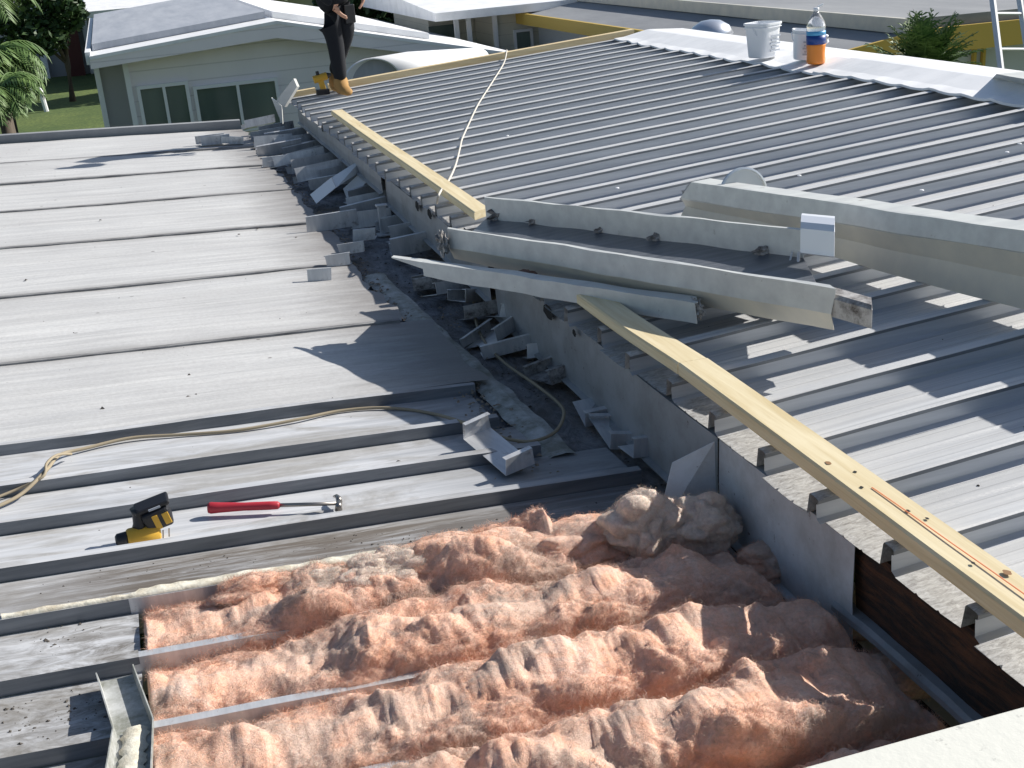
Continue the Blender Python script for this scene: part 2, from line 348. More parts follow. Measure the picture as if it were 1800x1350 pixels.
# ------------------------------------------------------------------ LEFT ROOF
XL = -9.0
ROOF = thing('flat_roof', 'low white metal roof with wide coated panels and ribbed pans, left of the white fascia', 'roof', (0, 0, 0))
edges = [4.48, 5.458, 6.64, 7.83, 9.02, 10.195, 11.26, 12.5]
for k in range(7):
    y0, y1 = edges[k], edges[k + 1]; b = MB(); nx, ny = 120, 18; vs = []
    for i in range(nx + 1):
        for j in range(ny + 1):
            v = j / ny; y = y0 + .035 + (y1 - y0 - .035) * v
            xr = 1.05 + .08 * nz(y * 1.7, 3.1) + .05 * nz(y * 9, 1)
            if k == 0: xr = 1.18 + .08 * nz(y * 3, 3)
            u = (i / nx) ** .55; x = XL + (xr - XL) * u
            z = zL(x) - .012 + .004 * math.sin(v * 6 * math.pi + .3) + .012 * nz(x * .6, y * 1.1, k) + .004 * nz(x * 3, y * 5, 2)
            vs.append((x, y, z))
    fs = [(i * (ny + 1) + j, (i + 1) * (ny + 1) + j, (i + 1) * (ny + 1) + j + 1, i * (ny + 1) + j + 1) for i in range(nx) for j in range(ny)]
    b.add(vs, fs)
    p = b.build('wide_panel', MT['panel'], ROOF, smooth=True)
    b = MB(); rings = []; lh = (.05 if k == 0 else .032 + .004 * k)
    for i in range(141):
        u = (i / 140) ** .6; xr = (1.12 if k == 0 else 1.03 + .08 * nz(y0 * 1.7, 3.1)); x = XL + (xr - XL) * u
        w_ = .006 * nz(x * 1.3, k * 3) + .003 * nz(x * 7, k)
        z = zL(x) + .006 * nz(x * 1.1, k * 2.2)
        rings.append([(x, y0 + .04 + w_, z - .006), (x, y0 + .012 + w_, z + .002), (x, y0 + w_, z - .003), (x, y0 - .003 + w_, z - lh), (x, y0 + .03, z - lh - .01)])
    b.loft(rings, False, False)
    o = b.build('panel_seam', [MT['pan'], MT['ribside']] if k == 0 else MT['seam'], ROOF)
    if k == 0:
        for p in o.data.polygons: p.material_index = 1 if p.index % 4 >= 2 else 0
# narrow ribbed pans
ribs = [4.086, 3.780, 3.455, 3.144, 2.834, 2.512, 2.19, 1.87, 1.55, 1.23]
tops = [4.48] + ribs
for k, y0 in enumerate(ribs):
    y1 = tops[k]; b = MB(); rings = []
    xr = {0: 1.10, 1: 1.16, 2: 1.40, 3: 1.38}.get(k, -.212)
    n = 90; h = .045
    for i in range(n + 1):
        x = XL + (xr - XL) * (i / n) ** .6
        z = zL(x); q = .003 * nz(x * 2, y0 * 5); d = .004 * nz(x * 1.2, y0 * 3, 4)
        if k == 3 and x > .2: d -= (x - .2) * .012; q += .02 * max(0, x - .5) * nz(x * 5, 2)
        rings.append([(x, y0 + .002, z - h - .004), (x, y0 + q, z + d), (x, y0 + .032 + q, z + d + .002), (x, y0 + .036 + q, z - h + .012), (x, y0 + .05, z - h + .001),
                      (x, y0 + .13, z - h + .004 + d), (x, y0 + .137, z - h + .007 + d), (x, y0 + .145, z - h + .004 + d), (x, y0 + .22, z - h + .003), (x, y1 - .001, z - h)])
    b.loft(rings, False, False)
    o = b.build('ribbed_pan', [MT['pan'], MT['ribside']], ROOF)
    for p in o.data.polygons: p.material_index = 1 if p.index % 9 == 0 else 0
# bare rails left standing between the opened pans
for k, (y0, x1) in enumerate(((3.144, 1.30), (2.834, .62), (2.512, .75), (2.19, .70), (1.87, .6), (1.55, .5))):
    b = MB(); rings = []
    for i in range(60):
        x = -.23 + (x1 + .23) * i / 59; q = .004 * nz(x * 4, y0 * 7); z = zL(x) + .003 * nz(x * 3, y0)
        rings.append([(x, y0 + q, z - .11), (x, y0 + q, z), (x, y0 + .024 + q, z + .002), (x, y0 + .024 + q, z - .006), (x, y0 + .004 + q, z - .008), (x, y0 + .004 + q, z - .11)])
    b.loft(rings, True, True); b.build('bare_rail', MT['offcut'], ROOF)
# crumbly cream sealant strip along the back edge of the opened strip
b = MB(); rings = []
for i in range(150):
    x = -.55 + 1.75 * i / 149; z = zL(x) + .003; wd = .034 + .02 * nz(x * 6, 1) + (.016 if x > -.2 else -.016); wd = max(.006, wd)
    hh = .006 + .008 * abs(nz(x * 17, 3))
    rings.append([(x, 3.146, z - .004), (x, 3.147, z + .004), (x, 3.15 + wd * .5, z + hh), (x, 3.15 + wd + .012 * nz(x * 23, 2), z - .045 * max(0, min(1, (wd - .03) / .012)))])
b.loft(rings, False, False); b.build('sealant_strip', MT['foam'], ROOF, smooth=True)
# dark dirt-filled valley, lower ceiling boards under the batts, walls
b = MB(); nx, ny = 16, 260; vs = []
for i in range(nx + 1):
    for j in range(ny + 1):
        x = .78 + .86 * i / nx; y = 3.15 + 9.25 * j / ny
        vs.append((x, y, zL(x) - .062 + .012 * fbm(Vector((x * 9, y * 6, 1)), 4)))
b.add(vs, [(i * (ny + 1) + j, (i + 1) * (ny + 1) + j, (i + 1) * (ny + 1) + j + 1, i * (ny + 1) + j + 1) for i in range(nx) for j in range(ny)])
b.build('valley_flashing', MT['valley'], ROOF, smooth=True)
b = MB(); b.box((.6, 2.0, 2.44), (2.2, 2.5, .03)); b.build('ceiling_board', MT['pit'], ROOF)
b = MB(); b.box(((XL + 1.03) / 2, 12.60, 2.715), (1.03 - XL, .10, .10)); 
for v in range(len(b.v)):
    x, y, z = b.v[v]; b.v[v] = (x, y, z + T1 * x)
b.build('edge_gutter', MT['tarroof'], ROOF)
b = MB(); b.box((-4, 12.4, 1.25), (10, .12, 2.5)); b.box((-8.8, 6, 1.25), (.12, 12.7, 2.5)); b.build('wall', MT['graywall'], ROOF)
# ragged metal strip lying along the valley
b = MB(); rings = []
for i in range(50):
    y = 3.75 + 2.7 * i / 49; x = 1.225 - .045 * (y - 3.75) + .015 * nz(y * 2, 1)
    z = zL(x) - .036 + .014 * nz(y * 3, 9)
    rings.append([(x - .060 + .018 * nz(y * 9, 2), y, z - .006), (x - .03, y, z + .006), (x + .02, y, z + .010), (x + .055 + .016 * nz(y * 8, 4), y, z + .002)])
b.loft(rings, False, False)
tag(b.build('flashing_strip', MT['grimy2']), 'long bent metal flashing strip lying in the dirty valley below the fascia', 'flashing')

# ------------------------------------------------------------------ RIGHT ROOF
XE, XR = 1.47, 5.08
GAB = thing('ribbed_roof', 'higher ribbed metal roof sloping up to a white ridge, right of the fascia', 'roof', (0, 0, 0))
y_first = None
c5 = lambda x, y: (1350 + x / 3.971, 560 + y / 3.971)
yy = [atR(*c5(0, 575)).y, atR(*c5(400, 825)).y, atR(*c5(830, 1115)).y]
PITCH_R = .3025
ph = np.mean([yy[0] % PITCH_R if False else yy[0], yy[1] + PITCH_R, yy[2] + 2 * PITCH_R])
k0 = int((ph + 1.3) / PITCH_R)
rows = [ph - k0 * PITCH_R + i * PITCH_R for i in range(60)]
rows = [y for y in rows if y < 11.95]
for k, y0 in enumerate(rows):
    b = MB(); rings = []; n = 22; y1 = y0 + PITCH_R
    dent = {}
    wob = rnd.random() * 9
    for i in range(n + 1):
        x = XE + (XR - XE) * i / n
        if i == 0: x += .012 * math.sin(wob)
        z = zR(x); q = .004 * nz(x * 1.2, wob); d = .003 * nz(x * 2, wob + 3); pz = z - RH + .003 * nz(x * 1.5, wob + 7)
        rings.append([(x, y0 - .014, pz), (x, y0 + .004 + q, pz + .008), (x, y0 + .006 + q, z - .017 + d), (x, y0 - .002 + q, z - .014 + d), (x, y0 - .002 + q, z + d - .003), (x, y0 + .004 + q, z + d), (x, y0 + .036 + q, z + d + .001), (x, y0 + .040 + q, z - .004),
                      (x, y0 + .05, pz + .004), (x, y0 + .12, pz), (x, y0 + .127, pz + .004), (x, y0 + .134, pz), (x, y0 + .2, pz), (x, y0 + .207, pz + .004), (x, y0 + .214, pz), (x, y1 - .014, pz + .001)])
    b.loft(rings, False, False)
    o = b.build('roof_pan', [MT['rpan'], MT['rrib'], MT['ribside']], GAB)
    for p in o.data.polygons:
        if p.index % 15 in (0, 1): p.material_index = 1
        elif p.index % 15 in (2, 3): p.material_index = 2  # shadow under each rib lip put in as dark faces
# back slope, walls
b = MB(); b.hexa([(XR, -1.5, zR(XR) - .12), (5.75, -1.5, 2.95), (5.75, 12.1, 2.95), (XR, 12.1, zR(XR) - .12)],
                 [(XR, -1.5, zR(XR) - .055), (5.75, -1.5, 3.01), (5.75, 12.1, 3.01), (XR, 12.1, zR(XR) - .055)])
b.build('back_slope', MT['houseroof'], GAB)
b = MB(); b.box((1.68, 5.5, 1.25), (.12, 13.0, 2.5)); b.box((3.6, 11.8, 1.3), (3.8, .12, 2.6)); b.box((5.6, 5.3, 1.3), (.12, 13.1, 2.6)); b.build('wall', MT['graywall'], GAB)
b = MB(); b.box((1.64, 7.5, 2.69), (.05, 9.2, .22)); b.build('sub_fascia', MT['rot'], GAB)
# fascia sections (x about 1.5)
def zpan(x): return zR(x) - RH
MT['fasciag'] = MT['fascia'].copy(); MT['fasciag'].name = 'shaded_fascia_metal'  # darkened copy of the fascia metal, shade put into its colour
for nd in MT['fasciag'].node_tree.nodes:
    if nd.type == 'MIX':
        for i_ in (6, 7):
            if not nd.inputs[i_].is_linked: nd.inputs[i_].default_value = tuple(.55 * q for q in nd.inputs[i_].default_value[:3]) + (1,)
def fascia(name, y0, y1, h0, h1, n, amp, seed, label=None, mt='fascia'):
    b = MB(); rings = []
    for i in range(n + 1):
        y = y0 + (y1 - y0) * i / n; x = XE + .012 + amp * nz(y * 1.3, seed); zt = zpan(x) - .004
        hh = h0 + (h1 - h0) * i / n + .4 * amp * nz(y * 4, seed + 2)
        rings.append([(x + .03, y, zt - .001), (x, y, zt), (x - .004, y, zt - hh * .5), (x, y, zt - hh), (x - .022, y, zt - hh - .006), (x - .022, y, zt - hh - .010), (x + .006, y, zt - hh - .004)])
    b.loft(rings, False, False)
    o = b.build(name, MT[mt], GAB); m_ = o.modifiers.new('s', 'SOLIDIFY'); m_.thickness = .002
    if label: o['label'] = label
    return o
fascia('fascia_panel', 2.32, 3.045, .30, .285, 12, .006, 1, 'clean white fascia section nearest the camera')
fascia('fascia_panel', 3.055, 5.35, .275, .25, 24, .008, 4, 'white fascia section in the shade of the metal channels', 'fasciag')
fascia('fascia_panel', 5.45, 7.75, .21, .16, 20, .012, 8, 'torn shade-toned fascia section with two dark holes', 'fasciag')
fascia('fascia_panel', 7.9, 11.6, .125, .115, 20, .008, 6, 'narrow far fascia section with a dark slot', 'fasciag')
b = MB()
for (px, py, ry, rz) in ((735, 362, .045, .03), (757, 376, .05, .028), (568, 226, .05, .028), (966, 548, .06, .03), (1012, 585, .02, .015)):
    p = atX(px, py, XE + .002); n = 14
    b.add([(p.x - .006, p.y + math.cos(2 * math.pi * k / n) * ry * (1 + .2 * math.sin(3 * k)), p.z + math.sin(2 * math.pi * k / n) * rz) for k in range(n)], [tuple(range(n))])
b.build('rust_hole', MT['dark'], GAB)
# bent end flap of the near fascia
b = MB(); p0 = Vector((XE, 3.05, zpan(XE) - .01)); p1 = Vector((XE, 3.05, zpan(XE) - .285))
q0 = Vector((XE - .115, 3.10, zpan(XE) - .075)); q1 = Vector((XE - .20, 3.06, zpan(XE) - .295))
b.add([p0, p1, q1, q0, p0 + Vector((0, .003, 0)), p1 + Vector((0, .003, 0)), q1 + Vector((0, .003, 0)), q0 + Vector((0, .003, 0))], [(0, 1, 2, 3), (7, 6, 5, 4), (0, 3, 7, 4), (2, 1, 5, 6), (3, 2, 6, 7)])
b.build('fascia_flap', MT['fascia'], GAB)
b = MB(); b.add([(XE - .19, 3.03, zL(1.3) - .05), (XE - .01, 3.03, zL(1.4) - .045), (XE - .01, 2.6, zL(1.45) - .06), (XE - .13, 2.62, zL(1.4) - .075)], [(0, 1, 2, 3)])
b.build('soffit_tray', MT['fascia'], GAB)
# rotten sub fascia board showing where the metal is gone
b = MB(); rings = []
for i in range(60):
    y = .6 + 1.75 * i / 59; x = XE + .035 + .006 * nz(y * 5, 1); zt = zpan(x) - .006
    rings.append([(x, y, zt), (x - .004 + .008 * nz(y * 9, 2), y, zt - .05), (x + .008 * nz(y * 7, 6), y, zt - .12), (x + .004, y, zt - .2 + .012 * nz(y * 11, 4)), (x + .04, y, zt - .2), (x + .04, y, zt)])
b.loft(rings); b.build('rotten_board', MT['rot'], GAB)
b = MB(); rings = []
for i in range(60):
    y = .6 + 1.8 * i / 59; x = XE + .02 + .012 * nz(y * 4, 1); zt = zpan(x) - .20
    rings.append([(x + .03, y, zt + .003), (x - .006, y, zt + .004 + .005 * nz(y * 13, 1)), (x - .014 + .010 * nz(y * 9, 3), y, zt - .008), (x - .016, y, zt - .022), (x, y, zt - .024)])
b.loft(rings); b.build('drip_edge', MT['fasciag'], GAB)
# ridge cap sheets
for k, (ya, yb, x0, up) in enumerate(((-1.4, 4.9, 4.71, .010), (4.82, 8.1, 4.75, .016), (8.0, 11.85, 4.72, .008))):
    b = MB(); rings = []; n = 60
    for i in range(n + 1):
        y = ya + (yb - ya) * i / n; xf = x0 + .035 * nz(y * 2.2, k) + .012 * nz(y * 9, k)
        f = ((y - rows[0]) / PITCH_R) % 1; sag = -.012 * math.sin(math.pi * f) * (1 if f > .15 else 0)
        zt = lambda x: zR(x) + up + .008 * nz(y * 1.2, x * 2)
        rings.append([(xf - .002, y, zt(xf) - .014 + sag), (xf, y, zt(xf) + sag), (xf + .1, y, zt(xf + .1) + sag * .4), (XR - .02, y, zR(XR) + .03 + up), (XR + .03, y, zR(XR) + .032 + up), (XR + .38, y, zR(XR) + .005 + up), (XR + .384, y, zR(XR) - .02 + up)])
    b.loft(rings, False, False); o = b.build('ridge_cap', MT['white'], GAB); m_ = o.modifiers.new('s', 'SOLIDIFY'); m_.thickness = .002
# pine rake board along the far end
b = MB(); b.hexa([(1.85, 11.96, zR(1.85) - .07), (4.98, 11.96, zR(4.98) - .07), (4.98, 12.05, zR(4.98) - .07), (1.85, 12.05, zR(1.85) - .07)],
                 [(1.85, 11.96, zR(1.85) + .05), (4.98, 11.96, zR(4.98) + .05), (4.98, 12.05, zR(4.98) + .05), (1.85, 12.05, zR(1.85) + .05)])
tag(b.build('pine_board', MT['pinex']), 'long pine board standing along the far end of the ribbed roof', 'board', 'new pine boards')
b = MB(); b.hexa([(1.50, 11.96, zR(1.5) - .05), (1.72, 11.96, zR(1.72) - .05), (1.72, 12.04, zR(1.72) - .05), (1.50, 12.04, zR(1.5) - .05)],
                 [(1.50, 11.96, zR(1.5) + .04), (1.72, 11.96, zR(1.72) + .04), (1.72, 12.04, zR(1.72) + .04), (1.50, 12.04, zR(1.5) + .04)])
tag(b.build('pine_board', MT['pinex']), 'short pine end of board left of the worker at the far roof corner', 'board', 'new pine boards')

# ------------------------------------------------------------------ pine boards along the eave
def plank(a0, a1, b0, b1, t, label, seed, ang=0.0):
    """a: left edge ends, b: right edge ends (bottom), t thickness"""
    b = MB(); rings = []; n = 40; a0, a1, b0, b1 = map(Vector, (a0, a1, b0, b1))
    for i in range(n + 1):
        f = i / n; l = a0.lerp(a1, f); r = b0.lerp(b1, f); s = .004 * math.sin(f * 5 + seed); e = .006
        l.z += s; r.z += s; d = (r - l).normalized(); U = Vector((0, 0, 1))
        rings.append([l + U * e, l + d * e * .3, r - d * e * .3, r + U * e, r + U * (t - e), r + U * t - d * e, l + U * t + d * e, l + U * (t - e)])
    b.loft(rings); o = b.build('pine_board', MT['pine']); return tag(o, label, 'board', 'new pine boards')
E1 = .012
tl = lambda x, y: Vector((x, y, zR(x) + E1))
plank(tl(1.545, 5.86), tl(1.575, 10.25), tl(1.635, 5.90), tl(1.665, 10.20), .040, 'sunlit pine board lying along the far half of the eave', 1)
plank(tl(1.508, 3.385), tl(1.50, 4.30), tl(1.606, 3.365), tl(1.60, 4.30), .040, 'shaded pine board under the metal channels at the eave', 2)
plank(tl(1.470, .2), tl(1.508, 3.378), tl(1.572, .2), tl(1.606, 3.358), .042, 'long pine board with knots and a red grain streak, nearest the camera', 3)

b = MB(); rings = []
for i in range(30):
    f = i / 29; y = 2.35 - 1.0 * f; x = 1.545 - .006 * f + .004 * nz(y * 3, 1); z = zR(x) + E1 + .0445
    rings.append([(x - .0022, y, z), (x, y, z + .0006), (x + .0022, y, z)])
near_b = [q for q in sc.objects if q.name.startswith('pine_board')][-1]
MT['knot'] = mat('brown_knot', (.26, .14, .06), .7)
for k, (f, dx, r_, mt_) in enumerate(((.30, .03, .007, 'knot'), (.545, .075, .008, 'knot'), (.63, .02, .007, 'knot'), (.33, .06, .004, 'dark'), (.36, .03, .004, 'dark'), (.42, .055, .0045, 'dark'), (.44, .07, .004, 'dark'), (.52, .04, .004, 'dark'), (.70, .07, .004, 'dark'), (.80, .03, .0045, 'dark'))):
    y = 3.3 - 2.6 * f; x = 1.508 - .038 * ((3.378 - y) / 3.178) + dx; z = zR(x) + E1 + .0445; bb = MB(); n_ = 12
    bb.add([(x + r_ * math.cos(6.283 * q / n_) * (1 + .2 * math.sin(q * 2 + k)), y + 1.5 * r_ * math.sin(6.283 * q / n_), z) for q in range(n_)], [tuple(range(n_))])
    oo = bb.build('knot' if mt_ == 'knot' else 'nail_hole', MT[mt_]); oo.parent = near_b
b.loft(rings, False, False); o = b.build('red_grain_streak', mat('red_grain', (.62, .20, .08), .7)); near_b = [q for q in sc.objects if q.name.startswith('pine_board')][-1]; o.parent = near_b
# ------------------------------------------------------------------ metal channels lying across the eave
def seg(P, Q, prof_P, prof_Q, mats, name, parent=None, closed=True, rag=0.0, n=26, seed=1, mi=None, solid=0):
    """loft between two cross sections (lists of points) with ragged ends"""
    b = MB(); rings = []
    for i in range(n + 1):
        f = i / n; wv = Vector((nz(f * 5, seed, 1), nz(f * 5, seed, 2), nz(f * 4, seed, 3))) * .010 * math.sin(math.pi * f) ; rings.append([Vector(a).lerp(Vector(c), f) + wv + Vector((0, 0, .006 * nz(f * 9, j * .6, seed))) for j, (a, c) in enumerate(zip(prof_P, prof_Q))])
    d = (Vector(prof_Q[0]) - Vector(prof_P[0])).normalized()
    for j in range(len(prof_P)):
        rings[0][j] = rings[0][j] + d * rag * nz(j * 1.7, seed); rings[-1][j] = rings[-1][j] + d * rag * nz(j * 2.3, seed + 4)
    b.loft(rings, closed, False)
    o = b.build(name, mats, parent)
    if solid: m_ = o.modifiers.new('s', 'SOLIDIFY'); m_.thickness = solid; m_.offset = 0
    return o
# trough: open U channel, near flange, floor, far flange
zt = 2.995                                   # floor height at its left end
def trough(px_nt, py_nt, py_nb, px_f, py_f, zf, flange):
    pass
zf0, zf1 = 2.985, 3.09
nlt = atZ(787, 402, zf0 + .105); nlb = Vector((nlt.x, nlt.y, zf0)); 
nrt = atZ(1462, 506, zf1 + .105)
nrb = Vector((nrt.x, nrt.y, zf1))
fl_t = atZ(852, 347, zf0 + .105); fr_t = atZ(1412, 405, zf1 + .105)
fl_b = Vector((fl_t.x, fl_t.y, zf0)); fr_b = Vector((fr_t.x, fr_t.y, zf1))
up = Vector((0, 0, 1)); across = (fl_b - nlb); across.z = 0; across.normalize()
def tr_prof(nt_, nb_, fb_, ft_):
    return [nt_ + across * .024 - up * .004, nt_ + across * .022, nt_, nb_ + up * .02 - across * .002, nb_ - up * .045 + across * .045, nb_ - up * .045 + across * .075, nb_ + across * .06, fb_, ft_, ft_ + across * .02, ft_ + across * .021 - up * .008]
TR = thing('metal_trough', 'long open metal trough with a dirty floor coloured dark for shade, lying across the eave boards', 'trough', (0, 0, 0))
o = seg(None, None, tr_prof(nlt, nlb, fl_b, fl_t), tr_prof(nrt, nrb, fr_b, fr_t), [MT['channel'], MT['cream'], MT['floor']], 'trough_body', TR, closed=False, rag=.03, solid=.003)
for p in o.data.polygons: p.material_index = {3: 1, 4: 1, 5: 1, 6: 2}.get(p.index % 10, 0)
# grime clumps at both trough ends and a folded bright bracket on the far flange
def clump(c, r, seed, mt='grimy', parent=None, name='debris_clump', sq=(1, 1, 1), amp=.5):
    bm = bmesh.new(); bmesh.ops.create_icosphere(bm, subdivisions=3, radius=1)
    for v in bm.verts:
        k = 1 + amp * fbm(v.co * 2.2 + Vector((seed, 0, 0)), 4)
        v.co = Vector((v.co.x * r * sq[0] * k, v.co.y * r * sq[1] * k, v.co.z * r * sq[2] * k))
    me = bpy.data.meshes.new(name); bm.to_mesh(me); bm.free(); me.materials.append(MT[mt])
    o = bpy.data.objects.new(name, me); sc.collection.objects.link(o); o.location = c
    if parent: o.parent = parent
    return o
clump(nlt.lerp(nlb, .6) - Vector((.03, 0, 0)), .04, 3, 'grimy', TR, 'dried_dirt', (.6, 1, 1.2), .9)
clump(fl_b + Vector((.06, -.06, .02)), .05, 5, 'grimy', TR, 'dried_dirt', (1.2, .8, .6), .9)
for t_, s_ in ((.18, .012), (.42, .011), (.6, .016), (.9, .018)):
    clump(fl_b.lerp(fr_b, t_) + Vector((0, -.02, .015)), s_, t_ * 20, 'grimy', TR, 'dried_dirt', (2.2, .7, .9), .9)
d_ax = (fr_t - fl_t).normalized()
b = MB(); rings = []; c0 = fr_t + d_ax * -.01
for f in (0, 1):
    o_ = c0 + d_ax * (.0 + .15 * f)
    rings.append([o_ + across * a_ + up * c_ for a_, c_ in ((.115, -.05), (.11, .02), (.09, .042), (.02, .052), (-.05, .044), (-.075, .026), (-.088, -.045), (-.092, -.06), (-.075, -.068))])
b.loft(rings, False, False); o = b.build('folded_bracket', MT['bright'], TR); m_ = o.modifiers.new('s', 'SOLIDIFY'); m_.thickness = .003
# grimy end cap piece on the near right end
b = MB(); c0 = nrt + d_ax * .0; rings = []
for f in (0, 1):
    o_ = c0 + d_ax * (-.02 + .17 * f) - up * (.02 + .02 * f)
    rings.append([o_ + across * .09, o_ + across * .015, o_ - up * .012, o_ - up * .075 + across * .01, o_ - up * .085 + across * .06])
b.loft(rings, False, False); o = b.build('end_sleeve', MT['grimy'], TR); m_ = o.modifiers.new('s', 'SOLIDIFY'); m_.thickness = .004
# small bent wire legs under the far flange end
b = MB(); a_ = fr_b + d_ax * -.02; b.tube([a_ + up * .02, a_ - across * .12 - up * .03], .006, 6); b.tube([a_ + up * .02 - d_ax * .03, a_ - across * .13 - d_ax * .05 - up * .03], .004, 6)
b.build('wire', MT['galv'], TR)

# slimmer channel below it
zb0, zb1 = 2.94, 3.0
l_t = atZ(742, 461, zb0 + .05); r_t = atZ(1222, 533, zb1 + .055)
tip = atZ(688, 452, zb0 + .05)
CH = thing('metal_channel', 'slim white metal channel with a rusty smear, lying below the trough', 'channel', (0, 0, 0))
def ch_prof(t, h, wd): return [t + across * wd - up * h, t + across * wd, t + across * .012, t, t - up * h, t - up * h + across * wd * .8]
o = seg(None, None, ch_prof(l_t, .062, .05), ch_prof(r_t, .072, .07), MT['channel'], 'channel_body', CH, closed=False, rag=.02, solid=.003)
b = MB(); b.add([tip, l_t, l_t + across * .05, tip + across * .03, tip - up * .004, l_t - up * .03, ], [(0, 1, 2, 3), (0, 4, 5, 1)]); b.build('torn_end', MT['channel'], CH)
clump(r_t - up * .03 + across * .03, .036, 9, 'grimy', CH, 'dried_dirt', (.5, 1.2, .9), .8)['label'] = 'black clogged open end'
pr = atZ(918, 481, zb0 + .055)
m = MT['rust'] = mat('rust_smear', (.22, .11, .07), .9); g = NB(m); g.col(g.mix(g.noise((1, 1, 1), 25, 6, .7), (.34, .22, .17), (.13, .06, .04)))
clump(pr + across * .004 - up * .012, .024, 4, 'rust', CH, 'rust_crust', (2.4, .7, 1.0), .5)

# big gutter beam lying on the ribs
bl0, bl1, bl2 = atR(1197, 379, .004), None, None
def onplane(px, py, P, Q):                 # vertical plane through P and Q
    n = (Q - P).cross(up); v = ray(px, py); return CAM + v * (n.dot(P - CAM) / n.dot(v))
Bq = atR(1771, 537, .004); Bdir = (Bq - bl0); Bn = Bdir.cross(up).normalized()
if Bn.y > 0: Bn = -Bn
ext = 1.45
def lin(px0, py0, px1, py1):
    P = onplane(px0, py0, bl0, Bq); Q = onplane(px1, py1, bl0, Bq); return P, P + (Q - P) * ext
tp, tq = lin(1217, 320, 1800, 406); mp_, mq = lin(1200, 347, 1800, 441); bp, bq = bl0, bl0 + Bdir * ext
GB = thing('gutter_beam', 'large cream metal gutter beam lying on the ribbed roof at the right edge', 'beam', (0, 0, 0))
def gprof(t, m_, b_): return [t - Bn * .11 - up * .03, t - Bn * .10, t - Bn * .01, t + Bn * .004, m_ + Bn * .012, m_ + Bn * .004 - up * .008, b_.lerp(m_, .5) - Bn * .02, b_, b_ - Bn * .10]
o = seg(None, None, gprof(tp, mp_, bp), gprof(tq, mq, bq), [MT['channel'], MT['cream']], 'beam_body', GB, closed=False, rag=.015, solid=.003)
for p in o.data.polygons: p.material_index = 1 if p.index % 8 in (5, 6, 7) else 0
clump(mp_ - Bn * .05 + up * .0, .05, 12, 'grimy', GB, 'dried_dirt', (.7, 1, .7), .9)
# round translucent lid leaning behind the beam end
pl = onplane(1262, 338, bl0, Bq) - Bn * .13 - up * .035
b = MB(); ax = Vector((.1, -1, .12)).normalized(); rot = ax.to_track_quat('Z', 'Y').to_matrix()
b.lathe(pl, [(.001, .0), (.118, .0), (.124, .004), (.124, .016), (.116, .018), (.112, .008), (.001, .008)], 40, rot=rot)
tag(b.build('bucket_lid', MT['mirrorlid'], smooth=False), 'round pale plastic lid standing behind the left end of the gutter beam', 'lid')

# ------------------------------------------------------------------ cut pan pieces (offcuts)
def offcut_mesh(name, L, W, h0, h1, lip0=.02, lip1=.02, th=.002, bend=0):
    b = MB(); W2 = W / 2
    b.box((0, 0, th / 2), (L, W, th))
    if h0:
        b.box((0, -W2, h0 / 2), (L, th, h0)); b.box((0, -W2 + (lip0 / 2), h0 + th / 2), (L, lip0 + th, th))
    if h1:
        b.box((0, W2, h1 / 2 + bend), (L, th, h1)); b.box((0, W2 - lip1 / 2, h1 + th / 2), (L, lip1 + th, th))
    return b
def offcut(p, rot, L=.12, W=.3, h0=.065, h1=.065, label='', g='cut pan pieces', mt='offcut', lip0=.02, lip1=.02):
    b = offcut_mesh('pan_offcut', L, W, h0, h1, lip0, lip1); q = rnd.random() * 50; kx, kb = rnd.uniform(-.25, .25), rnd.uniform(-.5, .5)
    for i, (x, y, z) in enumerate(b.v):
        e = 1 if x > 0 else -1
        b.v[i] = (x + e * .014 * nz(y * 9 + q, z * 14 + e) + kx * y, y + .12 * z * nz(x * 5, q) + kb * x * x * 2, z + .010 * nz(x * 9, y * 7, q) + .04 * abs(y) * nz(x * 6, q + 3))
    o = b.build('pan_offcut', MT[mt])
    o.location = p; o.rotation_euler = [R(a) for a in rot]
    return tag(o, label, 'metal offcut', g)
OFF = [
 # px, py, dz, rot, L, W, h0, h1, label
 (876, 792, .0, (6, -4, 14), .115, .30, .06, .065, 'cut pan piece with a sunlit floor lying on the ribbed pans beside the cord'),
 (1046, 722, -.02, (14, 0, 2), .13, .16, .06, .0, 'shaded cut pan piece nearest below the shaded fascia section'),
 (1092, 762, -.03, (8, 6, -12), .16, .22, .062, .02, 'shaded cut pan piece overlapping the white faced one at the fascia foot'),
 (1136, 790, -.01, (4, 4, 0), .155, .10, .07, .0, 'cut pan piece with a pale white face above the dark rotten gap'),
 (563, 494, -.01, (-8, 0, -9), .13, .05, .065, .0, 'nearest of the small cut pan pieces standing in a diagonal row'),
 (597, 466, -.01, (-6, 0, -8), .135, .05, .065, .0, 'second of the small cut pan pieces in the diagonal row'),
 (619, 444, -.01, (-6, 0, -6), .145, .08, .06, .04, 'third of the small cut pan pieces in the diagonal row'),
 (643, 420, -.01, (-4, 0, -6), .13, .10, .065, .0, 'farthest of the small cut pan pieces in the diagonal row'),
 (583, 402, -.02, (-4, 0, 3), .33, .05, .10, .0, 'dark upright cut pan panel with a bright left edge'),
 (655, 398, -.02, (-6, 0, -3), .26, .04, .10, .0, 'dark upright cut pan panel beside the short white post'),
 (482, 290, -.01, (-4, 0, 4), .21, .10, .075, .0, 'cut pan piece with a plain grey front at the ragged end of the wide panels'),
 (375, 252, .0, (2, 0, 4), .26, .13, .075, .07, 'cut pan piece lying alone on the far wide panel'),
 (408, 251, .0, (0, 8, -14), .20, .10, .06, .05, 'bent cut pan piece beside the lone one on the far wide panel'),
]
for (px, py, dz, rot, L, W, h0, h1, lab) in OFF:
    offcut(atL(px, py, dz), rot, L, W, h0, h1, lab)
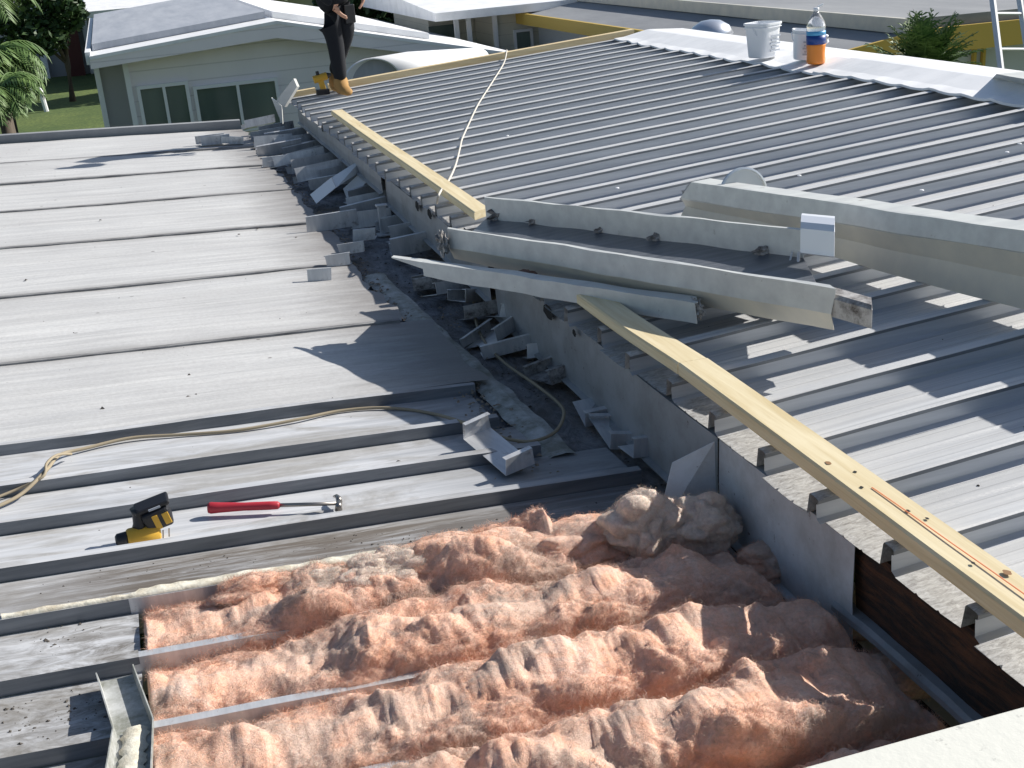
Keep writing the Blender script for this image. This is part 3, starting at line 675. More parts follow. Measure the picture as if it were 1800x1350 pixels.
# heap of overlapping pieces in the far valley and below the torn fascia
HEAP = [(455, 222, .26), (480, 232, .3), (470, 243, .28), (500, 246, .34), (478, 257, .3), (515, 256, .3), (492, 268, .34), (530, 268, .3), (545, 282, .34), (520, 286, .36),
        (552, 298, .36), (575, 293, .3), (565, 312, .34), (600, 306, .3), (590, 322, .34), (640, 350, .24), (650, 362, .26), (640, 374, .26), (700, 400, .2), (715, 420, .2), (720, 440, .2)]
for i, (px, py, L) in enumerate(HEAP):
    p = atL(px, py, -.03 + rnd.random() * .05)
    offcut(p, (rnd.uniform(-16, 12), rnd.uniform(-7, 2), rnd.uniform(-2, 12)), L * 1.15, rnd.uniform(.08, .18), rnd.uniform(.07, .11), rnd.choice((0, .05)), 'cut pan piece in the shaded heap below the far fascia sections', g='heaped pan pieces in the valley')
HEAP2 = [(770, 500, .2), (800, 512, .22), (830, 528, .2), (858, 552, .2), (905, 560, .16), (870, 590, .2), (925, 590, .14), (900, 615, .2), (960, 625, .14), (985, 655, .16)]
for i, (px, py, L) in enumerate(HEAP2):
    p = atL(px, py, -.035 + rnd.random() * .03)
    offcut(p, (rnd.uniform(-20, 16), rnd.uniform(-14, 14), rnd.uniform(-30, 50)), L * 1.3, rnd.uniform(.08, .22), .06, rnd.choice((0, .05)), 'dark cut pan piece in the litter under the metal channels', g='pan pieces under the channels', mt='grimy' if i % 3 == 0 else 'offcut')
def folded(face, tail, label):
    '''a long cut pan piece: a pale end face plus a long dark strip running back from it'''
    y0 = atL(*face[3]).y; F4 = [atY(px, py, y0 + (.24, .26, .05, .0)[k]) for k, (px, py) in enumerate(face)]; T4 = [atY(px, py, y0 + .5) for px, py in tail]
    t = Vector((.012, .03, -.004)); b = MB()
    b.hexa([F4[0] + t, F4[1] + t, F4[2] + t, F4[3] + t], [F4[0], F4[1], F4[2], F4[3]])
    b.hexa([F4[1] + t, T4[0], T4[1], F4[2] + t], [F4[1] + t * 1.3, T4[0] + t, T4[1] + t, F4[2] + t * 1.3])
    return tag(b.build('pan_offcut', MT['white'] if False else MT['offcut2']), label, 'metal offcut', 'cut pan pieces')
folded([(545, 342), (582, 312), (590, 330), (556, 358)], [(640, 276), (650, 290)], 'tilted white cut pan piece standing on its edge left of the other tilted one')
folded([(603, 332), (637, 300), (643, 322), (610, 350)], [(655, 272), (664, 290)], 'tilted white cut pan piece with a long dark back, below the torn fascia')
# short white post standing among them
pp = atL(676, 412, -.05); b = MB(); b.box((0, 0, .09), (.05, .03, .18)); b.box((0, 0, .185), (.07, .05, .012)); b.box((.0, -.02, .006), (.10, .08, .012))
o = tag(b.build('post_stub', MT['offcut'], bevel=.003), 'short white post stub standing in the valley rubble', 'post'); o.location = pp
# bent pieces at the far corner
def sheet(name, pts, mt, label, cat, th=.003, group=None):
    b = MB(); n = len(pts); b.add(pts, [tuple(range(n))]); o = b.build(name, MT[mt]); m_ = o.modifiers.new('s', 'SOLIDIFY'); m_.thickness = th
    return tag(o, label, cat, group)
yc = 11.3
b = MB(); P = [atY(a, c, yc) for a, c in ((483, 180), (516, 138), (522, 152), (500, 188))]
b.add(P + [p + Vector((.03, .06, -.01)) for p in P], [(0, 1, 2, 3), (7, 6, 5, 4), (0, 4, 5, 1), (2, 1, 5, 6), (3, 2, 6, 7), (0, 3, 7, 4)])
P = [atY(a, c, yc - .02) for a, c in ((477, 172), (495, 186), (497, 218), (490, 205))]
b.add(P + [p + Vector((.01, .03, 0)) for p in P], [(0, 1, 2, 3), (7, 6, 5, 4), (0, 4, 5, 1), (2, 1, 5, 6), (3, 2, 6, 7), (0, 3, 7, 4)])
tag(b.build('gutter_end', MT['channel']), 'bent grey gutter end sticking up at the far corner in front of the house windows', 'gutter')
# metal piece with sealant crossing the rib at the lower left
P0 = atL(205, 1192, -.02); P1 = atL(238, 1290, .01); P2 = atL(228, 1400, .03)
SP = thing('cut_pan_strip', 'grimy cut pan strip with cream sealant lying across the ribs at the lower left', 'metal offcut', (0, 0, 0))
b = MB(); rings = []
for (p, wd, hh) in ((P0, .042, .028), (P1, .042, .03), (P2, .046, .035)):
    rings.append([p + Vector((-wd, 0, hh)), p + Vector((-wd + .004, 0, 0)), p + Vector((wd - .004, 0, 0)), p + Vector((wd, 0, hh))])
b.loft(rings, False, False); o = b.build('strip_body', MT['grimy2'], SP); m_ = o.modifiers.new('s', 'SOLIDIFY'); m_.thickness = .003
b = MB(); rings = []
for i in range(20):
    p = P1.lerp(P2, -.05 + 1.0 * i / 19); wd = .028 + .018 * nz(i * .7, 2)
    rings.append([p + Vector((-wd, 0, .004)), p + Vector((-wd * .5, 0, .014 + .006 * nz(i, 4))), p + Vector((wd * .4, 0, .014)), p + Vector((wd, 0, .004))])
b.loft(rings, False, False); b.build('sealant', MT['foam'], SP, smooth=True)

# ------------------------------------------------------------------ fibreglass batts
def fibres(a, n_, I, base, sc_=1.0):
    N = len(a); t = I.randn(N, 3); t -= n_ * (t * n_).sum(1)[:, None]; t /= np.linalg.norm(t, axis=1)[:, None]; sd = np.cross(n_, t)
    ln = I.uniform(.006, .030, (N, 1)) * sc_; cv = I.uniform(-.35, .35, (N, 1)); top = I.uniform(.3, 1.5, (N, 1)); P = []
    for f, h in ((0, -.002), (.35, .004), (.7, .0065), (1, .006)):
        c = a + t * ln * f + sd * ln * cv * f * f + n_ * h * top; P += [c - sd * .00022, c + sd * .00022]
    P = np.stack(P, 1).reshape(-1, 3); k = base + np.arange(N)[:, None] * 8
    F = np.concatenate([np.stack([k[:, 0] + 2 * q, k[:, 0] + 2 * q + 1, k[:, 0] + 2 * q + 3, k[:, 0] + 2 * q + 2], 1) for q in range(3)])
    return P.tolist(), F.tolist()
def batt(name, label, x0, x1, yc, wid, hfun, seed, nx=420, nv=70, base=-.10, fuzz=26000, gr='insulation batts in the opened roof'):
    vs = []; nvv = nv + 1
    for i in range(nx + 1):
        x = x0 + (x1 - x0) * i / nx; H = hfun(x); brk = abs(nz(x * 2.3 + seed * 7, seed)) ; H = H * (.86 + .36 * min(.55, brk)) - .010 * max(0, .12 - brk) / .12 * (1 if H > .04 else 0)
        endf = min(1, (i / nx) * (x1 - x0) / .014, (1 - i / nx) * (x1 - x0) / .05); endf = max(0, endf) ** .5
        for j in range(nvv):
            th = math.pi * j / nv; cx, sx = -math.cos(th), math.sin(th)
            yy_ = math.copysign(abs(cx) ** .42, cx) * wid / 2; hz = (sx ** .42) * (H - base) * endf * (1.10 - .30 * (cx + 1) / 2)
            p = Vector((x, yc + yy_, 0)); q = Vector((x, yc + yy_, hz))
            s = Vector((seed * 3.1, seed, 0))
            wv = Vector((nz(x * 5, yy_ * 5, seed), nz(x * 5 + 9, yy_ * 5, seed), 0)) * .05
            A = q + wv + s
            d = .036 * (abs(nz(A.x * 2.8 + A.y * 1.5, A.y * 4.0, A.z * 7)) * 2 - .40) + .014 * nz(A.x * 6, A.y * 8, A.z * 16) + .013 * (abs(nz(A.x * 8 + 4, A.y * 10, A.z * 20)) * 2 - .4) + .006 * (abs(nz(A.x * 17 + 4, A.y * 20, A.z * 34)) * 2 - .4) + .004 * nz(A.x * 36, A.y * 40, A.z * 60) + .0025 * nz(A.x * 90, A.y * 100, A.z * 110)
            amp = min(1, (H - base) / .13) * (0.35 + .65 * sx ** .5) * endf
            dirv = Vector((0, cx * .55, sx + .25)); q += dirv * d * amp * 1.2
            vs.append((q.x + wv.x * .4 * amp * min(1, (x - x0) / .08), q.y, zL(x) + base + q.z))
    fs = [(i * nvv + j, (i + 1) * nvv + j, (i + 1) * nvv + j + 1, i * nvv + j + 1) for i in range(nx) for j in range(nv)]
    # loose fibres standing off the surface
    V = np.array(vs); G = V.reshape(nx + 1, nvv, 3); I = np.random.RandomState(seed)
    ii = I.randint(2, nx - 2, fuzz); jj = I.randint(5, nv - 5, fuzz); a = G[ii, jj] + (G[ii + 1, jj] - G[ii, jj]) * I.rand(fuzz, 1)
    n_ = np.cross(G[ii + 1, jj] - G[ii - 1, jj], G[ii, jj + 1] - G[ii, jj - 1]); n_ /= np.linalg.norm(n_, axis=1)[:, None] + 1e-9; n_[n_[:, 2] < 0] *= -1
    ex, ef = fibres(a, n_, I, len(vs))
    me = bpy.data.meshes.new(name); me.from_pydata(vs + ex, [], fs + ef); me.materials.append(MT['fibre'])
    me.polygons.foreach_set('use_smooth', [True] * len(me.polygons)); me.update()
    o = bpy.data.objects.new(name, me); sc.collection.objects.link(o)
    return tag(o, label, 'insulation', gr)
def env(*pts):
    xs = [p[0] for p in pts]; ys = [p[1] for p in pts]
    return lambda x: float(np.interp(x, xs, ys))
batt('insulation_batt', 'farthest pink insulation row, low at its left end, against the back rail', -.205, .98, 2.985, .30, env((-.35, .0), (.0, .0), (.15, .03), (.35, .06), (.7, .08), (.9, .08)), 1, nx=330)
batt('insulation_batt', 'second pink insulation row from the back, with a grey dusty hump in the middle', -.205, 1.43, 2.68, .31, env((-.35, .0), (.1, .0), (.24, .03), (.34, .08), (.6, .08), (.95, .10), (1.2, .11), (1.42, .05)), 2)
batt('insulation_batt', 'third insulation row from the back, running to the rotten board', -.21, 1.47, 2.36, .31, env((-.35, .0), (.1, .0), (.3, .03), (.42, .075), (.8, .09), (1.15, .13), (1.3, .09), (1.46, .05)), 3)
batt('insulation_batt', 'fourth insulation row from the back, long and pale orange', -.21, 1.475, 2.045, .30, env((-.35, .01), (.1, .03), (.3, .07), (.6, .085), (1.1, .13), (1.26, .11), (1.47, .045)), 4)
batt('insulation_batt', 'insulation row in front, reaching the white slab edge', -.20, 1.475, 1.735, .30, env((-.35, .01), (.3, .05), (.7, .08), (1.15, .12), (1.28, .10), (1.47, .045)), 5)
batt('insulation_batt', 'nearest insulation row, mostly below the picture edge', -.2, 1.46, 1.425, .29, env((-.35, .0), (.4, .03), (1.1, .04), (1.44, -.02)), 6, nx=260, fuzz=9000)
def tuft(px, py, dz, r, sq, seed, label, ang=0):
    p = atL(px, py, dz); bm = bmesh.new(); bmesh.ops.create_icosphere(bm, subdivisions=6, radius=1); s = Vector((seed * 2.3, seed, 1))
    for v in bm.verts:
        a = v.co * 1.2 + s
        k = 1 + .36 * nz(*(a * 1.0)) + .16 * (abs(nz(*(a * 1.7))) * 2 - .45) + .05 * nz(*(a * 4)) + .018 * nz(*(a * 11)) + .012 * nz(*(a * 28)) + .012 * nz(*(a * 60))
        v.co = Vector((v.co.x * r * sq[0] * k, v.co.y * r * sq[1] * k, v.co.z * r * sq[2] * k))
    bm.normal_update(); vs = [tuple(v.co) for v in bm.verts]; nn = np.array([tuple(v.normal) for v in bm.verts]); fs = [tuple(q.index for q in f.verts) for f in bm.faces]; bm.free()
    I = np.random.RandomState(seed + 50); q = I.randint(0, len(vs), 6000); ex, ef = fibres(np.array(vs)[q], nn[q], I, len(vs), .6)
    me = bpy.data.meshes.new('insulation_tuft'); me.from_pydata(vs + ex, [], fs + ef); me.materials.append(MT['fibred' if seed in (1, 2, 5, 7, 9) else 'fibre'])
    me.polygons.foreach_set('use_smooth', [True] * len(me.polygons))
    o = bpy.data.objects.new('insulation_tuft', me); sc.collection.objects.link(o); o.location = p; o.rotation_euler = (0, 0, R(ang))
    return tag(o, label, 'insulation', 'torn insulation tufts')
tuft(1130, 925, .07, .12, (1.0, .8, .8), 1, 'brownish torn insulation lump left of the other lump by the fascia flap')
tuft(1240, 922, .06, .105, (1.1, .8, .8), 2, 'brownish torn insulation lump nearest the bent fascia flap')
tuft(1000, 962, .02, .12, (1.6, .75, .6), 3, 'long rounded insulation tuft left of the brown lumps')
tuft(820, 985, .03, .12, (1.4, .8, .6), 4, 'bright orange torn insulation tuft at the middle of the back row')
tuft(690, 1005, .02, .10, (1.3, .8, .6), 5, 'greyish insulation tuft in the back row behind the dusty hump')
tuft(440, 1040, .0, .075, (1.5, .7, .6), 6, 'small dark edged insulation tuft near the left end of the back row')
tuft(575, 1030, .0, .075, (1.4, .7, .6), 7, 'brown stained insulation tuft right of the small dark edged one')
tuft(1370, 985, -.01, .11, (1.3, .8, .6), 8, 'shaded insulation tuft under the fascia right of the brown lumps')
tuft(1500, 1085, -.03, .11, (1.3, .8, .5), 9, 'shaded insulation tuft below the end of the white fascia')
tuft(1610, 1170, -.03, .11, (1.3, .8, .5), 10, 'dark shaded insulation tuft beside the rotten board')

# ------------------------------------------------------------------ white slab edge in the near right corner
zs = 3.02
A = atZ(1395, 1352, zs); Bp = atZ(1815, 1236, zs); dr = (Bp - A).normalized()
A2 = A - dr * .6; B2 = Bp + dr * 1.2; back = Vector((dr.y, -dr.x, 0)) * .5
m = MT['slab'] = mat('flaking_white_paint', (.66, .66, .60), .7); g = NB(m)
g.col(g.mix(g.ramp(g.noise((1, 1, 1), 26, 7, .7), [(.62, 0), (.68, .9)]), (.66, .66, .60), (.40, .40, .37))); g.bump(g.noise((1, 1, 1), 40, 6, .6), .3, .004)
b = MB(); b.hexa([A2 - up * .09, B2 - up * .09, B2 + back - up * .09, A2 + back - up * .09], [A2, B2, B2 + back, A2 + back])
tag(b.build('white_slab', MT['slab'], bevel=.006), 'flaking white painted slab edge in the near right corner', 'slab')

# ------------------------------------------------------------------ cords
def cord(name, pts, r, mt, label, n=10):
    pts = [Vector(p) for p in pts]; out = []
    for i in range(len(pts) - 1):
        p0, p1, p2, p3 = pts[max(i - 1, 0)], pts[i], pts[i + 1], pts[min(i + 2, len(pts) - 1)]
        for k in range(n):
            t = k / n; out.append(.5 * (2 * p1 + (p2 - p0) * t + (2 * p0 - 5 * p1 + 4 * p2 - p3) * t * t + (3 * p1 - p0 - 3 * p2 + p3) * t ** 3))
    out.append(pts[-1]); b = MB(); b.tube(out, r, 8); return tag(b.build(name, MT[mt], smooth=True), label, 'cord')
C1 = [(-20, 897, -.03), (35, 870, -.02), (80, 828, .012), (105, 800, -.02), (150, 788, -.03), (230, 770, -.03), (320, 764, -.035), (420, 756, -.035), (520, 738, -.03), (600, 722, -.035), (680, 717, -.035), (760, 727, -.035), (830, 748, .01), (880, 768, -.03), (930, 776, .0), (972, 762, -.02), (990, 735, .008), (985, 712, -.03), (940, 675, -.02), (890, 640, -.03), (855, 605, -.03), (838, 570, -.03), (833, 535, -.02), (826, 500, .0)]
cord('extension_cord', [atL(a, c, d) for a, c, d in C1], .0065, 'brcord', 'tan extension cord snaking over the ribbed pans and up into the shade')
cord('cord_loop', [atL(a, c, d) for a, c, d in ((-20, 880, -.03), (30, 860, -.02), (75, 838, .01), (82, 815, .03), (100, 800, .02), (125, 798, -.02))], .005, 'brcord', 'thin second strand of tan cord at the left picture edge')
C2 = [(891, 88, .06), (886, 110, .02), (868, 140, .012), (850, 168, .01), (838, 188, .012), (822, 222, .01), (812, 245, .012), (808, 262, .01), (800, 292, .012), (786, 322, .02), (776, 334, .052), (770, 346, .048), (768, 358, -.03)]
cord('white_rope', [atR(a, c, d) for a, c, d in C2], .0065, 'rope', 'white rope running down the ribbed roof onto the far pine board')

# ------------------------------------------------------------------ drill and hammer
pb = atL(252, 945, -.04); DR = thing('cordless_drill', 'yellow and black cordless drill standing battery up against a rib', 'drill', (0, 0, 0))
p_l = atL(203, 950, -.012); p_r = atL(262, 938, -.012); ax = (p_r - p_l).normalized()
b = MB(); b.tube([p_l, p_l + ax * .006, p_l + ax * .03, p_l + ax * .034], [.012, .019, .021, .021], 20); b.build('chuck', MT['black'], DR, smooth=True)
b = MB(); b.tube([p_l + ax * .034, p_l + ax * .04, p_l + ax * .085, p_l + ax * .125, p_l + ax * .132], [.024, .028, .031, .030, .020], 20); b.build('motor_housing', MT['ylw'], DR, smooth=True)
hb = p_l + ax * .075 + Vector((0, .004, .016)); ht = atY(243, 893, hb.y + .01)
b = MB(); rings = []
for f, w1, w2 in ((0, .027, .022), (.35, .019, .018), (.8, .020, .019), (1, .026, .024)):
    c_ = hb.lerp(ht, f); rings.append([c_ + Vector((math.cos(q) * w1, math.sin(q) * w2, 0)) for q in (2 * math.pi * k / 14 for k in range(14))])
b.loft(rings); b.build('grip', MT['black'], DR, smooth=True)
bc = atY(276, 906, hb.y + .012); rot = Matrix.Rotation(R(-12), 3, 'Y') @ Matrix.Rotation(R(10), 3, 'X')
b = MB(); b.box(bc, (.082, .066, .066), rot); b.build('battery', MT['black'], DR, bevel=.010)
fc = atY(266, 886, hb.y + .012); b = MB(); b.box(fc, (.106, .058, .016), rot); b.build('battery_foot', MT['black'], DR, bevel=.006)
b = MB(); b.box(bc + rot @ Vector((.027, -.033, .0)), (.020, .004, .042), rot); b.build('yellow_panel', MT['ylw'], DR, bevel=.002)
b = MB(); b.box(bc + rot @ Vector((-.004, -.033, -.002)), (.018, .004, .052), rot); b.build('yellow_panel', MT['ylw'], DR, bevel=.002)
b = MB(); b.box(fc + rot @ Vector((.006, -.029, .0)), (.036, .004, .007), rot); b.build('pale_sticker', MT['greyprint'], DR)
b = MB(); tg = hb + Vector((.018, -.004, .022)); b.box(tg, (.014, .012, .026), rot); b.build('trigger', MT['black'], DR, bevel=.003)
b = MB(); q = p_r + Vector((.02, -.01, -.01))
for k in range(3): b.tube([q + Vector((.018 * k, .004 * k, -.012)), q + Vector((.018 * k + .004, .004 * k + .002, .014))], .0022, 6)
tag(b.build('loose_screws', MT['steel']), 'few dark screws standing beside the drill on the ribbed pan', 'screws')

HM = thing('claw_hammer', 'claw hammer with a red grip lying on the ribbed pan', 'hammer', (0, 0, 0))
h0 = atL(366, 893, -.012); h1 = atL(492, 888, -.012); h2 = atL(596, 885, -.012); hd = (h1 - h0).normalized()
b = MB(); ts = [(0, .016), (.04, .019), (.15, .017), (.5, .0135), (.85, .014), (.97, .013), (1, .008)]
b.tube([h0.lerp(h1, t) for t, r_ in ts], [r_ for t, r_ in ts], 14); b.build('grip', MT['red'], HM, smooth=True)
b = MB(); b.tube([h1 - hd * .02, h2], [.0065, .006], 10); b.build('shaft', MT['steel'], HM, smooth=True)
hp = Vector((-hd.y, hd.x, 0))
b = MB(); b.tube([h2 - hp * .030 - up * .008, h2 - hp * .028 - up * .008, h2 - hp * .012, h2 + hp * .012], [.011, .0125, .010, .010], 14)
b.tube([h2 + hp * .01, h2 + hp * .03 + up * .004 - hd * .004, h2 + hp * .05 + up * .002 - hd * .012, h2 + hp * .066 - up * .006 - hd * .024], [.010, .009, .007, .003], 10); b.build('head', MT['steel'], HM, smooth=True)

# ------------------------------------------------------------------ pails and jug on the ridge cap
def pail(px, py, h, wtop, label, rz, tilt=(0, 0)):
    p = atR(px, py, .03); b = MB(); t = thing('plastic_pail', label, 'pail', p, 'white plastic pails')
    w0 = wtop * .82
    b.lathe((0, 0, 0), [(w0 / 2 * .96, 0), (w0 / 2, .008), (wtop / 2 * .97, h * .86), (wtop / 2 * 1.07, h * .865), (wtop / 2 * 1.07, h * .885), (wtop / 2, h * .89), (wtop / 2, h * .93), (wtop / 2 * 1.08, h * .935), (wtop / 2 * 1.08, h), (wtop / 2 * .98, h), (w0 / 2 * .93, .014)], 32, sq=.55)
    o = b.build('pail_body', MT['plast'], None, bevel=.002); o.parent = t; o.location = (0, 0, 0)
    b = MB(); yv = -wtop * .5
    for k, (z_, wd) in enumerate(((.62, .5), (.5, .42), (.4, .5), (.3, .36), (.2, .46))):
        b.box((.02, yv * (.86 + .12 * z_) - .006, h * z_), (wtop * wd, .004, h * .05))
    o = b.build('printed_label', MT['greyprint']); o.parent = t; o.location = (0, 0, 0)
    b = MB(); b.tube([(wtop * .56 * math.cos(a), -.004 - wtop * .53 * math.sin(a) * .35, h * .9 - .11 * math.sin(a)) for a in np.linspace(0, math.pi, 16)], .003, 6)
    o = b.build('wire_handle', MT['galv']); o.parent = t; o.location = (0, 0, 0)
    t.rotation_euler = (R(tilt[0]), R(tilt[1]), R(rz)); return t
pail(1341, 100, .262, .225, 'square white plastic pail with grey print, farther of the two', 22)
pail(1414, 104, .215, .205, 'square white plastic pail standing behind the orange jug', -25, (0, 6))
pj = atR(1434, 112, .022); JG = thing('spray_jug', 'tall clear jug with orange liquid and a blue label on the ridge', 'jug', pj)
def jp(name, prof, mt, sm=True):
    b = MB(); b.lathe((0, 0, 0), prof, 32); o = b.build(name, MT[mt], None, smooth=sm); o.parent = JG; o.location = (0, 0, 0); return o
jp('jug_base', [(.055, 0), (.066, .006), (.0685, .03), (.0655, .08), (.0685, .13), (.0685, .142)], 'orange')
jp('dark_label', [(.070, .142), (.070, .205)], 'blue'); jp('light_band', [(.0695, .205), (.0695, .235)], 'lblue')
jp('jug_shoulder', [(.068, .235), (.068, .265), (.060, .300), (.040, .335), (.022, .360), (.018, .375)], 'clear')
jp('cap', [(.020, .372), (.020, .396), (.012, .398)], 'plast')
b = MB(); b.box((.035, 0, .408), (.045, .014, .014), Matrix.Rotation(R(-20), 3, 'Y')); o = b.build('nozzle', MT['plast'], None, bevel=.003); o.parent = JG; o.location = (0, 0, 0)
b = MB(); b.tube([(.068, 0, .2), (.095, 0, .19), (.10, 0, .15), (.07, 0, .13)], .009, 8); o = b.build('handle', MT['plast'], None, smooth=True); o.parent = JG; o.location = (0, 0, 0)

# pale bent flashing lying on the cap at the right edge
b = MB(); P = [atR(a, c, d) for a, c, d in ((1742, 140, .02), (1830, 158, .02), (1840, 146, .11), (1752, 130, .11))]
b.add(P + [P[3] + Vector((.25, .06, -.02)), P[2] + Vector((.25, .06, -.02))], [(0, 1, 2, 3), (3, 2, 5, 4)])
o = tag(b.build('bent_flashing', MT['channel']), 'pale bent flashing sheet on the ridge cap at the right picture edge', 'flashing'); m_ = o.modifiers.new('s', 'SOLIDIFY'); m_.thickness = .004

# ------------------------------------------------------------------ HOUSES behind
def H1(px, py, y=18.0): return atY(px, py, y)
HS = thing('gabled_house', 'grey sided gable house with white trim behind the flat roof', 'house', (0, 0, 0))
Yh = 18.0
apx_t, apx_b = H1(481, 36), H1(481, 64)
lf_t, lf_b = H1(158, 98), H1(160, 118); rf_t, rf_b = H1(905, 94), H1(905, 112)
wl = H1(219, 111).x; wr = 7.4
zap = apx_b.z; 
def gz(x):   # underside of the gable fascia
    return float(np.interp(x, [lf_b.x, apx_b.x, rf_b.x, 9], [lf_b.z, apx_b.z, rf_b.z, rf_b.z - .25]))
b = MB(); b.add([(wl, Yh, 0), (wr, Yh, 0), (wr, Yh, gz(wr) + .05), (rf_b.x, Yh, gz(rf_b.x) + .05), (apx_b.x, Yh, gz(apx_b.x) + .05), (wl, Yh, gz(wl) + .05)], [(0, 1, 2, 3, 4, 5)])
b.add([(wl, Yh, 0), (wl, Yh, gz(wl)), (wl, 27, gz(wl)), (wl, 27, 0)], [(0, 1, 2, 3)]); b.build('wall', MT['siding'], HS)
b = MB(); xs0 = H1(168, 119).x
b.add([(xs0, Yh + .35, 0), (wl, Yh + .35, 0), (wl, Yh + .35, gz(wl)), (xs0, Yh + .35, gz(xs0) + .02)], [(0, 1, 2, 3)])
b.add([(xs0, Yh + .35, 0), (xs0, Yh + .35, gz(xs0)), (xs0, 27, gz(xs0)), (xs0, 27, 0)], [(0, 1, 2, 3)])
b.build('side_wall', MT['graywall'], HS)['label'] = 'plain set back wall, greyed for shade'  # shade under the roof overhang put into the grey wall colour
b = MB(); b.box((wl, Yh - .02, 1.5), (.07, .05, 3.0)); b.box((xs0, Yh + .32, 1.45), (.07, .07, 2.9)); b.build('corner_trim', MT['trim'], HS)
# fascia boards
b = MB()
for (t0, b0, t1, b1) in ((lf_t, lf_b, apx_t, apx_b), (apx_t, apx_b, rf_t, rf_b)):
    b.hexa([b0 + Vector((0, -.35, 0)), b1 + Vector((0, -.35, 0)), b1 + Vector((0, -.28, 0)), b0 + Vector((0, -.28, 0))], [t0 + Vector((0, -.35, 0)), t1 + Vector((0, -.35, 0)), t1 + Vector((0, -.28, 0)), t0 + Vector((0, -.28, 0))])
b.build('fascia', MT['siding'], HS)
# roof: coated slopes, raised roof deck set back from the gable edge, white rake flashing
for nm, (t0, t1) in (('roof_slope', (lf_t, apx_t)), ('roof_slope', (apx_t, rf_t))):
    b = MB(); b.hexa([(t0.x, Yh - .36, t0.z - .03), (t1.x, Yh - .36, t1.z - .03), (t1.x, 28, t1.z - .03), (t0.x, 28, t0.z - .03)],
                     [(t0.x, Yh - .36, t0.z + .015), (t1.x, Yh - .36, t1.z + .015), (t1.x, 28, t1.z + .015), (t0.x, 28, t0.z + .015)])
    b.build(nm, MT['white'], HS)
def slopez(x): return float(np.interp(x, [lf_t.x, apx_t.x, rf_t.x], [lf_t.z, apx_t.z, rf_t.z]))
b = MB(); xa = lf_t.x + .04; xb = apx_t.x - .05
b.hexa([(xa, Yh + .5, slopez(xa) + .02), (xb, Yh + .5, slopez(xb) + .02), (xb, 27.6, slopez(xb) + .02), (xa, 27.6, slopez(xa) + .02)],
       [(xa, Yh + .5, slopez(xa) + .11), (xb, Yh + .5, slopez(xb) + .11), (xb, 27.6, slopez(xb) + .11), (xa, 27.6, slopez(xa) + .11)])
b.build('roof_deck', MT['houseroof'], HS)
xa, xb = apx_t.x + .05, apx_t.x + 2.3
b = MB(); b.hexa([(xa, Yh + .5, slopez(xa) + .02), (xb, Yh + .5, slopez(xb) + .02), (xb, 27.6, slopez(xb) + .02), (xa, 27.6, slopez(xa) + .02)],
       [(xa, Yh + .5, slopez(xa) + .11), (xb, Yh + .5, slopez(xb) + .11), (xb, 27.6, slopez(xb) + .11), (xa, 27.6, slopez(xa) + .11)])
b.build('roof_deck', MT['white'], HS)
b = MB(); b.box((lf_t.x - .02, Yh + 4.6, lf_t.z - .02), (.07, 9.6, .16)); b.build('gutter', MT['trim'], HS)
def window(px0, py0, px1, py1, mull, parent, Y, zlow=None):
    a = H1(px0, py0, Y); c = H1(px1, py0, Y); z0 = H1(px0, py1, Y).z if zlow is None else zlow; z1 = a.z
    f = MB(); t = .045; x0, x1 = a.x, c.x
    f.box(((x0 + x1) / 2, Y - .02, z1 + t / 2), (x1 - x0 + 2 * t, .07, t)); f.box(((x0 + x1) / 2, Y - .02, z0 - t / 2), (x1 - x0 + 2 * t, .07, t))
    f.box((x0 - t / 2, Y - .02, (z0 + z1) / 2), (t, .07, z1 - z0)); f.box((x1 + t / 2, Y - .02, (z0 + z1) / 2), (t, .07, z1 - z0))
    for mpx in mull:
        mx = H1(mpx, py0, Y).x; f.box((mx, Y - .02, (z0 + z1) / 2), (.04, .06, z1 - z0))
    w_ = f.build('window', MT['trim'], parent)
    p = MB(); p.box(((x0 + x1) / 2, Y - .005, (z0 + z1) / 2), (x1 - x0 - .002, .012, z1 - z0 - .002)); p.build('pane', MT['glass'], w_)
window(246, 157, 326, 235, (288,), HS, Yh); window(345, 157, 484, 235, (418,), HS, Yh)
# barrel shaped canopy in front of the house
CN = thing('barrel_canopy', 'half round grey canopy with a pale top beyond the far end of the ribbed roof', 'canopy', (0, 0, 0))
cc = atY(655, 148, 14.2); b = MB(); rr = .33; L_ = 2.6; n = 24; ring0 = [Vector((cc.x - rr + .0, 0, 0))]
def arc(y, x_off, r0=rr): return [Vector((cc.x + x_off - r0 * math.cos(math.pi * k / n), y, cc.z + r0 * .82 * math.sin(math.pi * k / n))) for k in range(n + 1)]
b.loft([arc(14.2, 0), arc(14.2 + .5, .55, .30), arc(14.2 + 1.3, 1.6, .16)], False, False); o = b.build('canopy_shell', MT['trim'], CN, smooth=True); m_ = o.modifiers.new('s', 'SOLIDIFY'); m_.thickness = .02
b = MB(); b.add(arc(14.3, .1, rr * .97), [tuple(range(n + 1))]); b.build('canopy_end', MT['houseroof'], CN)
b = MB()
for dx in (-.3, .3): b.box((cc.x + dx, 14.25, cc.z / 2), (.05, .05, cc.z))
b.build('post', MT['graywall'], CN)
